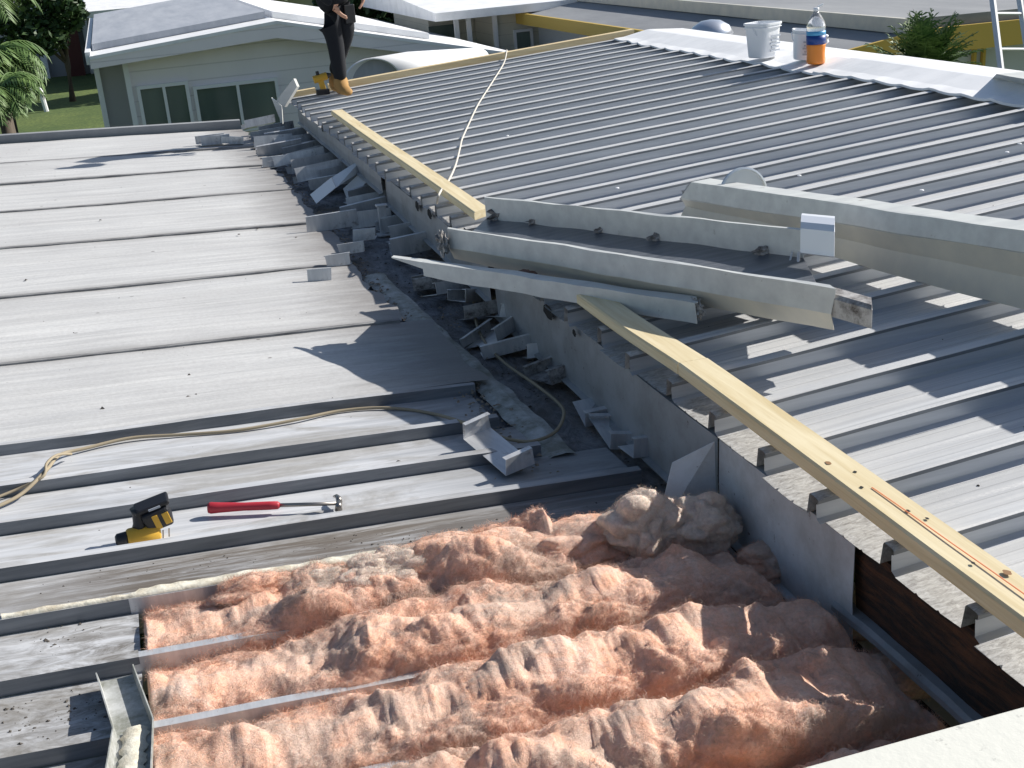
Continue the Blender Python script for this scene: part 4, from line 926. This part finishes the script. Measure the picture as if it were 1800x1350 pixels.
# beige house right of it
BH = thing('beige_house', 'beige sided house with a white roof and dark windows beyond the ridge', 'house', (0, 0, 0))
Y2 = 22.0; cx_ = H1(868, 25, Y2).x; rx_ = H1(968, 25, Y2).x; zt2 = H1(868, 24, Y2).z
b = MB(); b.box(((cx_ + rx_) / 2, Y2 + 2.5, zt2 / 2), (rx_ - cx_, 5, zt2)); b.build('wall', MT['beige'], BH)
b = MB(); lx_ = H1(782, 25, Y2).x; b.box(((lx_ + cx_) / 2, Y2 + 2.8, zt2 / 2), (cx_ - lx_, 3, zt2 - .01)); b.build('porch_wall', MT['beige'], BH)
ex_ = H1(1003, 15, Y2).x
b = MB(); b.hexa([(lx_ - .3, Y2 - .5, zt2), (ex_, Y2 - .5, zt2), (ex_, Y2 + 6, zt2), (lx_ - .3, Y2 + 6, zt2)], [(lx_ - .3, Y2 - .5, zt2 + .14), (ex_, Y2 - .5, zt2 + .14), (ex_ - .3, Y2 + 6, zt2 + .5), (lx_ - .3, Y2 + 6, zt2 + .5)]); b.build('roof', MT['white'], BH)
for px in (868, 800, 822): b = MB(); b.box((H1(px, 30, Y2).x, Y2 - .03, zt2 / 2), (.08, .06, zt2)); b.build('white_post', MT['trim'], BH)
window(906, 57, 931, 90, (), BH, Y2); window(972, 52, 1000, 80, (990,), BH, Y2 + .01)
b = MB(); b.box(((H1(968, 25, Y2).x + ex_ - .2) / 2 + .1, Y2 + 1.2, zt2 / 2), (ex_ - rx_ - .1, 2.2, zt2 - .02)); b.build('annex_wall', MT['paleblue'], BH)
b = MB(); x_ = H1(806, 30, Y2).x; b.box((x_, Y2 + 1.28, zt2 - .55), (.5, .04, .7)); b.build('porch_window', MT['glass'], BH)
# yellow trimmed flat roofed house
YH = thing('flat_roofed_house', 'grey flat roofed house with mustard yellow fascia at the upper right', 'house', (0, 0, 0))
zq = 2.75; x0, y0 = 6.95, 11.6
pk = atY(1600, 60, y0); rx = atY(1830, 34, y0); s_ = (pk.z - zq) / (pk.x - x0)
def ys(x, y, z0, z1): return [Vector((x, y, z0)), Vector((x, y, z1))]
b = MB(); b.hexa([(x0, y0, zq - .04), (pk.x, y0, pk.z - .04), (pk.x, 40, pk.z - .04), (x0, 40, zq - .04)], [(x0, y0, zq), (pk.x, y0, pk.z), (pk.x, 40, pk.z), (x0, 40, zq)]); b.build('roof', MT['tarroof'], YH)
st_ = .15
b = MB(); b.hexa([(pk.x, y0 + .02, pk.z - .05), (24, y0 + .02, pk.z - .35), (24, 40, pk.z - .35), (pk.x, 40, pk.z - .05)], [(pk.x, y0 + .02, pk.z + st_), (24, y0 + .02, pk.z - .1), (24, 40, pk.z - .1), (pk.x, 40, pk.z + st_)]); b.build('raised_roof', MT['tarroof'], YH)
b = MB(); b.hexa([(pk.x - .06, y0 - .02, pk.z + .004), (pk.x - .003, y0 - .02, pk.z + .004), (pk.x - .003, 39.9, pk.z + .004), (pk.x - .06, 39.9, pk.z + .004)], [(pk.x - .06, y0 - .02, pk.z + st_ + .01), (pk.x - .003, y0 - .02, pk.z + st_ + .01), (pk.x - .003, 39.9, pk.z + st_ + .01), (pk.x - .06, 39.9, pk.z + st_ + .01)]); b.build('raised_fascia', MT['cream'], YH)
def fas(P, Q, h): 
    b = MB(); o_ = Vector((0, -.05, 0)); t_ = Vector((0, -.004, 0)); b.hexa([P + o_ - up * h, Q + o_ - up * h, Q + t_ - up * h, P + t_ - up * h], [P + o_ + up * .02, Q + o_ + up * .02, Q + t_ + up * .02, P + t_ + up * .02]); return b
fas(Vector((x0 - .06, y0, zq)), Vector((pk.x, y0, pk.z)), .17).build('fascia', MT['yellow'], YH)
fas(Vector((pk.x + .002, y0, pk.z + .02)), Vector((24, y0, pk.z - .2)), .24).build('fascia', MT['yellow'], YH)
b = MB(); b.hexa([(x0 - .06, y0 - .002, zq - .17), (x0 - .004, y0 - .002, zq - .17), (x0 - .004, 40, zq - .17), (x0 - .06, 40, zq - .17)], [(x0 - .06, y0 - .002, zq + .02), (x0 - .004, y0 - .002, zq + .02), (x0 - .004, 40, zq + .02), (x0 - .06, 40, zq + .02)]); b.build('fascia', MT['yellow'], YH)
b = MB(); b.add([(x0 + .35, y0 + .5, 0), (24, y0 + .5, 0), (24, y0 + .5, pk.z - .4), (pk.x, y0 + .5, pk.z - .06), (x0 + .35, y0 + .5, zq - .03)], [(0, 1, 2, 3, 4)]); b.add([(x0 + .35, y0 + .5, 0), (x0 + .35, 39, 0), (x0 + .35, 39, zq - .03), (x0 + .35, y0 + .5, zq - .03)], [(0, 1, 2, 3)]); b.build('wall', MT['paleblue'], YH)
for px in (1712, 1728):
    p = atY(px, 100, y0 + .46); b = MB(); b.box((p.x, y0 + .46, 1.3), (.035, .05, 2.6)); b.build('yellow_post', MT['yellow'], YH)
p = atY(1535, 96, y0 + .5); b = MB(); b.box((p.x, y0 + .48, p.z - .02), (.5, .05, .22)); b.build('window', MT['glass'], YH)
pv = atZ(1250, 74, zq + .004); b = MB(); b.lathe(pv, [(.11, 0), (.11, .06), (.26, .07), (.27, .10), (.22, .19), (.12, .25), (.02, .265)], 28)
tag(b.build('roof_vent', MT['galv'], smooth=True), 'pale mushroom roof vent on the grey flat roof left of the pails', 'vent')
# far pale building beyond
FB = thing('pale_building', 'long pale low building along the top edge behind the yellow trimmed house', 'building', (0, 0, 0))
p = atY(1560, 8, 34); b = MB(); b.box((p.x + 2, 36, p.z / 2), (15, 3, p.z + .9)); b.build('wall', MT['beige'], FB)
b = MB(); b.box((p.x + 2, 36, p.z + .62), (15.6, 3.8, .25)); b.build('roof', MT['trim'], FB)
for k in range(5): b = MB(); b.box((p.x - 4 + k * 2.6, 34.48, p.z - .3), (1.1, .06, 1.0)); b.build('window', MT['glass'], FB)
# far house at upper left
FH = thing('porch_house', 'white roofed porch house across the street at the upper left', 'house', (0, 0, 0))
p = atY(150, 12, 52); b = MB(); b.box((-4, 54, 1.4), (16, 4, 2.8)); b.build('wall', MT['graywall'], FH)
q0 = atY(135, 28, 46); q1 = atY(160, 5, 46)
b = MB(); b.hexa([(q0.x, 46, q0.z - .1), (q0.x + 9, 46, q0.z - .1), (q0.x + 9, 52, q0.z + .3), (q0.x, 52, q0.z + .3)], [(q0.x, 46, q0.z + .1), (q0.x + 9, 46, q0.z + .1), (q0.x + 9, 52, q0.z + 1.0), (q0.x + .8, 52, q0.z + 1.0)]); b.build('porch_roof', MT['white'], FH)
b = MB(); b.box((q0.x + 4.5, 51, q0.z / 2), (8.5, 3, q0.z - .2)); b.build('porch_wall', MT['graywall'], FH)
for px in (36, 62, 146): t_ = atY(px, 30, 51.8); b = MB(); b.box((t_.x, 51.8, 1.7), (.22, .2, 3.4)); b.build('white_post', MT['trim'], FH)
for px in (45, 75, 98): t_ = atY(px, 30, 51.9); b = MB(); b.box((t_.x, 51.9, 1.9), (1.0, .1, 1.5)); b.build('window', MT['glass'], FH)
t_ = atY(118, 30, 51.5); b = MB(); b.box((t_.x, 51.5, 1.7), (.55, .2, 3.4)); b.build('brown_shutter', mat('brown_shutter', (.10, .03, .025), .8), FH)

# ------------------------------------------------------------------ ladder at the far right
LD = thing('ladder', 'aluminium ladder leaning at the upper right edge', 'ladder', (0, 0, 0))
yl = 9.6
a0, a1 = atY(1763, 150, yl), atY(1740, -40, yl + .5); c0, c1 = atY(1815, 150, yl + .25), atY(1786, -40, yl + .75)
for P, Q in ((a0, a1), (c0, c1)):
    b = MB(); d = (Q - P); P2 = P - d * 1.2; b.tube([P2, Q + d * .4], .030, 4); b.build('rail', MT['alu'], LD)
for k in range(-3, 5):
    t = k * .33; b = MB(); b.tube([a0.lerp(a1, t), c0.lerp(c1, t)], .015, 8); b.build('rung', MT['alu'], LD)

# ------------------------------------------------------------------ vegetation
def leafcloud(b, centers, n, size, rr, flat=.5):
    for _ in range(n):
        c, r = rr.choice(centers); 
        while True:
            d = Vector((rr.uniform(-1, 1), rr.uniform(-1, 1), rr.uniform(-1, 1)))
            if .25 < d.length < 1: break
        p = Vector(c) + Vector((d.x * r[0], d.y * r[1], d.z * r[2])); s = size * rr.uniform(.5, 1.4)
        a = Vector((rr.gauss(0, 1), rr.gauss(0, 1), rr.gauss(0, .6))).normalized(); t = a.cross(Vector((rr.gauss(0, 1), rr.gauss(0, 1), rr.gauss(0, 1)))).normalized()
        b.add([p - a * s, p + t * s * flat, p + a * s, p - t * s * flat], [(0, 1, 2, 3)])
def tree(name, label, base, h, centers, n, size, mt, seed, trunk=.12, cat='tree', group=None, stems=None):
    T = thing(name, label, cat, base, group); rr = random.Random(seed); b = MB(); B0 = Vector(base)
    leafcloud(b, [(B0 + Vector(c), r) for c, r in centers], n, size, rr); b.build('crown', MT[mt], T, org=base)
    b = MB()
    top = B0 + Vector((.1, 0, h * .6)); b.tube([B0 - Vector((0, 0, .05)), B0 + Vector((.06, .03, h * .3)), top], [trunk, trunk * .75, trunk * .5], 8)
    for c, r in centers[:6]: b.tube([B0 + Vector((.06, .03, h * .32)), top.lerp(B0 + Vector(c), .5), B0 + Vector(c)], [trunk * .5, trunk * .35, trunk * .12], 6)
    b.build('trunk', MT['bark'], T, org=base, smooth=True); return T
g0 = atZ(128, 178, 0)
tree('leafy_tree', 'dark leafy tree with a leaning trunk on the lawn left of the house', g0, 3.6, [((-1.0, 0, 3.0), (1.1, 1.0, .9)), ((-.3, .3, 3.6), (1.1, 1, .8)), ((.35, -.2, 2.7), (.6, .7, .6)), ((-1.8, 0, 2.3), (.9, .9, .8)), ((-.5, -.4, 2.1), (.9, .8, .6))], 3600, .13, 'leafd', 3)
g1 = atZ(20, 112, 0)
tree('leafy_tree', 'tall shady tree at the left picture edge across the lawn', g1, 6, [((0, 0, 3.5), (2.2, 1.4, 1.6)), ((-1.5, 0, 4.8), (2, 1.4, 1.2)), ((1.6, 0, 4.6), (1.6, 1.2, 1.2))], 3600, .2, 'leafd', 4)
g1 = atZ(100, 112, 0)
tree('hedge_shrub', 'rounded green shrub along the street beside the tall shady tree', g1, 2, [((0, 0, 1.0), (1.6, .9, .9)), ((1.3, 0, .7), (.9, .7, .6)), ((-1.5, 0, .8), (1.0, .7, .7))], 2200, .16, 'leafm', 5, cat='shrub')
for k, (px, py, Y, col, lab) in enumerate(((690, 22, 30, 'leafd', 'dense green tree behind the gable house, left of the beige house'), (745, 16, 31, 'leafm', 'lighter green tree between the gable house and the beige house'), (650, 14, 33, 'leafd', 'dark tree behind the worker beyond the gable house'))):
    p = atY(px, py, Y); base = Vector((p.x, Y, 0)); hz_ = p.z
    tree('leafy_tree', lab, base, hz_ + .6, [((0, 0, hz_), (1.0, .9, .7)), ((.7, 0, hz_ + .5), (.8, .8, .6)), ((-.7, .2, hz_ + .5), (.8, .8, .7)), ((0, 0, hz_ - .7), (1.1, .9, .7))], 2400, .13, col, 20 + k)
def palm(name, label, base, h, nf, fl, seed, width=.03, droop=1.0, mt='palm', up_=.9):
    T = thing(name, label, 'palm', base); rr = random.Random(seed); b = MB(); B0 = Vector(base); top = B0 + Vector((0, 0, h))
    for i in range(nf):
        a = rr.uniform(0, 2 * math.pi); el = rr.uniform(.05, 1.35) * up_; L_ = fl * rr.uniform(.7, 1.15); d = Vector((math.cos(a) * math.cos(el), math.sin(a) * math.cos(el), math.sin(el)))
        pts = []; p = top.copy() + d * .03; v = d.copy()
        for k in range(9):
            pts.append(p.copy()); p = p + v * L_ / 8; v = (v + Vector((0, 0, -.17 * droop))).normalized()
        b.tube(pts, [.010 * (1 - .9 * k / 8) + .002 for k in range(9)], 4)
        for k in range(1, 9):
            for sgn in (-1, 1):
                for sub in (0, .5):
                    t = (pts[k] - pts[k - 1]).normalized(); s = t.cross(Vector((0, 0, 1))).normalized() * sgn; q = pts[k - 1].lerp(pts[k], sub)
                    ln = fl * .36 * (1 - abs(k - 4) / 7) * rr.uniform(.8, 1.15); e = q + (s * .75 + t * .6).normalized() * ln + Vector((0, 0, -ln * .35 * droop + rr.uniform(-.03, .03)))
                    mid = q.lerp(e, .5) + Vector((0, 0, ln * .08)); wv = t * width * .5
                    b.add([q - wv * .5, q + wv * .5, mid + wv, mid - wv, e], [(0, 1, 2, 3), (3, 2, 4)])
    b.build('fronds', MT[mt], T, org=base)
    b = MB(); b.tube([B0, B0 + Vector((.02, 0, h * .5)), top], [.08, .07, .06], 10); b.build('trunk', MT['bark'], T, org=base, smooth=True); return T
p = atY(1622, 112, 10.3); palm('palm_plant', 'bushy green palm in front of the yellow fascia', (p.x, 10.3, 0), p.z - .1, 110, .52, 2, .02, .3, up_=1.12)
p = atY(-12, 105, 15.0); palm('palm_plant', 'drooping palm at the left picture edge beside the lawn', (p.x, 15.0, 0), p.z, 44, .66, 6, .03, 1.7, up_=.75)
p = atY(-2, 165, 14.2); palm('palm_plant', 'lower drooping palm just below the taller ones, at the left end of the roof gutter', (p.x, 14.2, 0), p.z, 50, .50, 16, .026, 1.6, up_=.8)
p = atY(-25, 10, 24.0); palm('palm_plant', 'taller palm at the upper left corner behind the drooping one', (p.x, 24.0, 0), p.z + .3, 40, .95, 9, .05, 1.6, up_=.8)
for k, (x_, y_, lab) in enumerate(((4.6, 43.0, 'leafy tree hidden behind the gable house roof, added to shade the lawn, nearer one'), (5.6, 51.0, 'leafy tree hidden behind the gable house roof, added to shade the lawn, farther one'))):  # unseen trees, added to cast shade across the lawn
    tree('leafy_tree', lab, (x_, y_, 0), 5.0, [((0, 0, 3.6), (1.9, 1.7, 1.3)), ((1, .5, 4.3), (1.2, 1.2, .9)), ((-1, -.4, 4.2), (1.2, 1.2, .9))], 2600, .2, 'leafd', 40 + k)
for k, (px, py, lab) in enumerate(((45, 150, 'low leafy shrub on the lawn behind the bent pipe'), (160, 112, 'leafy shrub by the street next to the gable house corner'), (60, 108, 'broad leafy shrub by the street behind the leaning tree'))):
    g1 = atZ(px, py, 0); tree('leafy_shrub', lab, g1, 1.8, [((0, 0, .9), (1.2, .9, .8)), ((.8, 0, 1.4), (.8, .7, .7)), ((-.8, 0, 1.2), (.8, .7, .6))] if k else [((0, 0, .4), (.5, .5, .4)), ((.4, 0, .35), (.4, .4, .3))], 1800 if k else 700, .12 if k else .07, 'leafm', 60 + k, .06, 'shrub')
# white bent pipe on the lawn and a dark mailbox post
q = atZ(82, 196, 0); b = MB(); q1 = atY(70, 156, q.y); b.tube([q, q.lerp(q1, .9), q1, q1 + Vector((-.9, 0, .02))], .07, 8)
tag(b.build('bent_pipe', MT['trim']), 'white bent pipe standing on the lawn by the drooping palm', 'pipe')
q = atZ(22, 105, 0); b = MB(); b.box((q.x, q.y, .55), (.5, .4, 1.1), None, 0); b.box((q.x, q.y, 1.16), (.6, .5, .12), None, 1)
tag(b.build('utility_box', [MT['black'], MT['trim']]), 'dark box with a white top by the street at the left edge', 'box')

# ------------------------------------------------------------------ worker
WP = atR(598, 165, -.005)
W = thing('person', 'person standing at the far roof corner in dark clothes and tan boots, holding a tool', 'person', WP)
def skin(name, nodes, edges_, mt, parent, root=0, sub=2):
    me = bpy.data.meshes.new(name); me.from_pydata([n[:3] for n in nodes], edges_, []); o = bpy.data.objects.new(name, me); sc.collection.objects.link(o); o.parent = parent
    s = o.modifiers.new('skin', 'SKIN'); s.use_smooth_shade = True
    for i, n in enumerate(nodes):
        v = me.skin_vertices[0].data[i]; r = n[3]; v.radius = (r, r) if not isinstance(r, tuple) else r; v.use_root = (i == root)
    u = o.modifiers.new('sub', 'SUBSURF'); u.levels = sub; u.render_levels = sub; me.materials.append(MT[mt]); return o
# local frame: x towards picture right, z up; the worker faces right and a little towards the camera, stooping
N = [(0, 0, .86, .150),                                                   # 0 pelvis
     (.04, -.03, .76, .118), (.07, -.01, .47, .084), (.06, .0, .11, .064),     # standing leg
     (.02, .085, .76, .110), (.06, .12, .56, .086), (-.20, .03, .16, .060),      # far leg, knee bent back
     (.10, 0, 1.02, .140), (.24, 0, 1.17, .155), (.34, 0, 1.24, .075), (.40, 0, 1.27, .055),   # spine, neck
     (.26, -.19, 1.18, .062), (.24, -.22, .96, .050), (.24, -.06, .80, .040),   # arm in front of the thigh
     (.28, .19, 1.18, .062), (.28, .26, 1.00, .050), (.34, .21, .90, .038)]
Ed = [(0, 1), (1, 2), (2, 3), (0, 4), (4, 5), (5, 6), (0, 7), (7, 8), (8, 9), (9, 10), (8, 11), (11, 12), (12, 13), (8, 14), (14, 15), (15, 16)]
skin('body', N, Ed, 'cloth', W)
HN = [(.41, 0, 1.275, .055), (.47, 0, 1.29, .085), (.52, 0, 1.33, .092), (.54, 0, 1.39, .075), (.56, 0, 1.255, .018), (.52, 0, 1.24, .03)]
skin('head', HN, [(0, 1), (1, 2), (2, 3), (2, 4), (1, 5)], 'skin', W)
skin('hair', [(.49, 0, 1.375, .085), (.52, 0, 1.41, .088), (.57, 0, 1.415, .05)], [(0, 1), (1, 2)], 'hair', W)
def hand(p, d, s):
    p = Vector(p); d = Vector(d).normalized(); sd = d.cross(Vector((0, 1, 0))).normalized() * .9
    n = [(*p, .028), (*(p + d * .05), .034)]; e = [(0, 1)]
    for k, ln in enumerate((.055, .065, .06, .045)):
        a = p + d * .075 + sd * (k - 1.5) * .019; c = a + d * ln * .6 + Vector((0, .012 * s, 0)); c2 = c + d * ln * .35 + Vector((0, .028 * s, -.008)); i = len(n)
        n += [(*a, .010), (*c, .009), (*c2, .008)]; e += [(1, i), (i, i + 1), (i + 1, i + 2)]
    i = len(n); a = p + d * .03 + sd * .035; n += [(*a, .011), (*(a + d * .04 + sd * .012), .009)]; e += [(0, i), (i, i + 1)]
    return skin('hand', n, e, 'skin', W, 0, 1)
hand((.25, -.05, .79), (.1, .5, -.8), 1); hand((.35, .205, .885), (.3, -.2, -.9), -1)
for (x, y, nm) in ((.06, .0, 0), (-.20, .045, 1)):
    b = MB(); rings = []
    for (dx, z0, z1, w0) in ((-.075, .0, .07, .034), (-.06, .0, .15, .052), (-.03, .0, .19, .062), (.02, .0, .19, .064), (.05, .0, .12, .052), (.10, .0, .085, .052), (.15, .0, .07, .048), (.18, .005, .04, .028)):
        rings.append([Vector((x + dx, y + math.cos(q) * w0, (z0 + z1) / 2 + math.sin(q) * (z1 - z0) / 2)) for q in (2 * math.pi * k / 14 for k in range(14))])
    b.loft(rings); o = b.build('boot', MT['boot'], None, smooth=True); o.parent = W; o.location = (0, 0, 0)
b = MB(); b.box((.13, .13, .70), (.06, .10, .16)); b.box((.155, .0, .85), (.02, .24, .04)); o = b.build('tool_belt', MT['black'], None, bevel=.008); o.parent = W; o.location = (0, 0, 0)
W.rotation_euler = (0, 0, R(-80))
# yellow impact tool standing beside the boots
IT = thing('power_tool', 'yellow and black power tool standing beside the boots at the roof corner', 'power tool', atR(569, 166, .0))
def itp(name, mt, f, bev=.004):
    b = MB(); f(b); o = b.build(name, MT[mt], None, bevel=bev); o.parent = IT; o.location = (0, 0, 0); return o
itp('battery', 'black', lambda b: b.box((-.005, 0, .025), (.12, .075, .05)))
itp('grip', 'ylw', lambda b: b.box((-.005, 0, .09), (.05, .042, .09), Matrix.Rotation(R(-10), 3, 'Y')))
itp('motor_housing', 'ylw', lambda b: b.tube([(-.075, 0, .14), (.05, 0, .165)], .035, 14), 0)
itp('nose', 'black', lambda b: b.tube([(.05, 0, .165), (.09, 0, .172)], [.03, .012], 12), 0)
itp('lamp_head', 'black', lambda b: b.tube([(-.03, 0, .17), (-.035, 0, .215)], [.018, .014], 10), 0)

# ------------------------------------------------------------------ grit and small litter
b = MB(); rr = random.Random(5)
def chip(p, s):
    a = rr.uniform(0, 6.28); q = Vector(p); n = rr.randint(3, 5)
    vs = [q + Vector((math.cos(a + 6.28 * k / n) * s * rr.uniform(.5, 1.2), math.sin(a + 6.28 * k / n) * s * rr.uniform(.5, 1.2), 0)) for k in range(n)]
    b.add(vs + [q + Vector((0, 0, s * rr.uniform(.3, .9)))], [(k, (k + 1) % n, n) for k in range(n)])
for (px, py) in ((45, 492), (130, 587), (333, 660), (330, 697), (345, 694), (137, 703), (180, 718), (176, 387), (520, 417), (453, 402), (435, 466), (420, 412), (300, 560), (500, 470), (700, 812), (585, 703)): chip(atL(px, py, -.012), .012)
for cxg, cyg, sg, ng in ((130, 1120, 40, 50), (75, 1125, 25, 20), (150, 1260, 40, 90), (40, 1255, 30, 25), (185, 1245, 25, 50), (60, 1290, 30, 20)):
    for _ in range(ng): chip(atL(rr.gauss(cxg, sg), rr.gauss(cyg, sg * .45), -.043), rr.choice((.0015, .002, .003, .003, .004, .007)))
for _ in range(260): x = rr.gauss(.1, .5); chip((min(1.2, x), rr.uniform(3.19, 3.40), zL(x) - .043), rr.choice((.0015, .002, .003, .005)))
for _ in range(700): x = rr.uniform(.95, 1.48); y = 3.2 + 9 * rr.random() ** 1.6; chip((x, y, zL(x) - .055), rr.choice((.003, .004, .006, .010)))
for _ in range(250): x = rr.uniform(-2, 1.2); y = rr.uniform(3.2, 12); chip((x, y, zL(x) - (.012 if y > 4.5 else .043)), rr.choice((.002, .003, .004)))
for _ in range(160): x = rr.uniform(1.6, 4.5); y = rr.uniform(1.5, 9); chip((x, y, zR(x) - RH + .002), rr.choice((.003, .004, .005)))
tag(b.build('roof_grit', MT['pit']), 'dark crumbs of rust and leaf litter scattered over both roofs', 'grit', kind='stuff')

m = MT['litter'] = mat('tan_leaf_litter', (.2, .16, .11), .95); g = NB(m)
g.col(g.mix(g.noise((1, 1, 1), 50, 4, .7), (.11, .08, .05), (.36, .31, .25)))
b = MB()
for _ in range(900):
    y = 3.6 + 6.5 * rr.random(); x = 1.06 + .08 * nz(y * 1.7, 3.1) + rr.gauss(.02, .045); chip((x, y, zL(x) - .03), rr.choice((.004, .006, .008, .012)))
for _ in range(220): chip(atL(rr.gauss(880, 60), rr.gauss(545, 40), -.04), rr.choice((.005, .008, .012)))
tag(b.build('leaf_litter', MT['litter']), 'tan leaf litter and crumbled dirt along the ragged ends of the wide panels', 'litter', kind='stuff')
for (px, py) in ((892, 239), (1405, 309), (1792, 253), (1620, 335), (1085, 331), (1770, 268)):
    p = atR(px, py, .002); bb = MB(); bb.lathe(p, [(.011, 0), (.009, .004), (.002, .006)], 10)
    bb.build('sealant_dab', MT['white'], GAB)
for o in list(sc.objects):
    if '_at' in o: del o['_at']
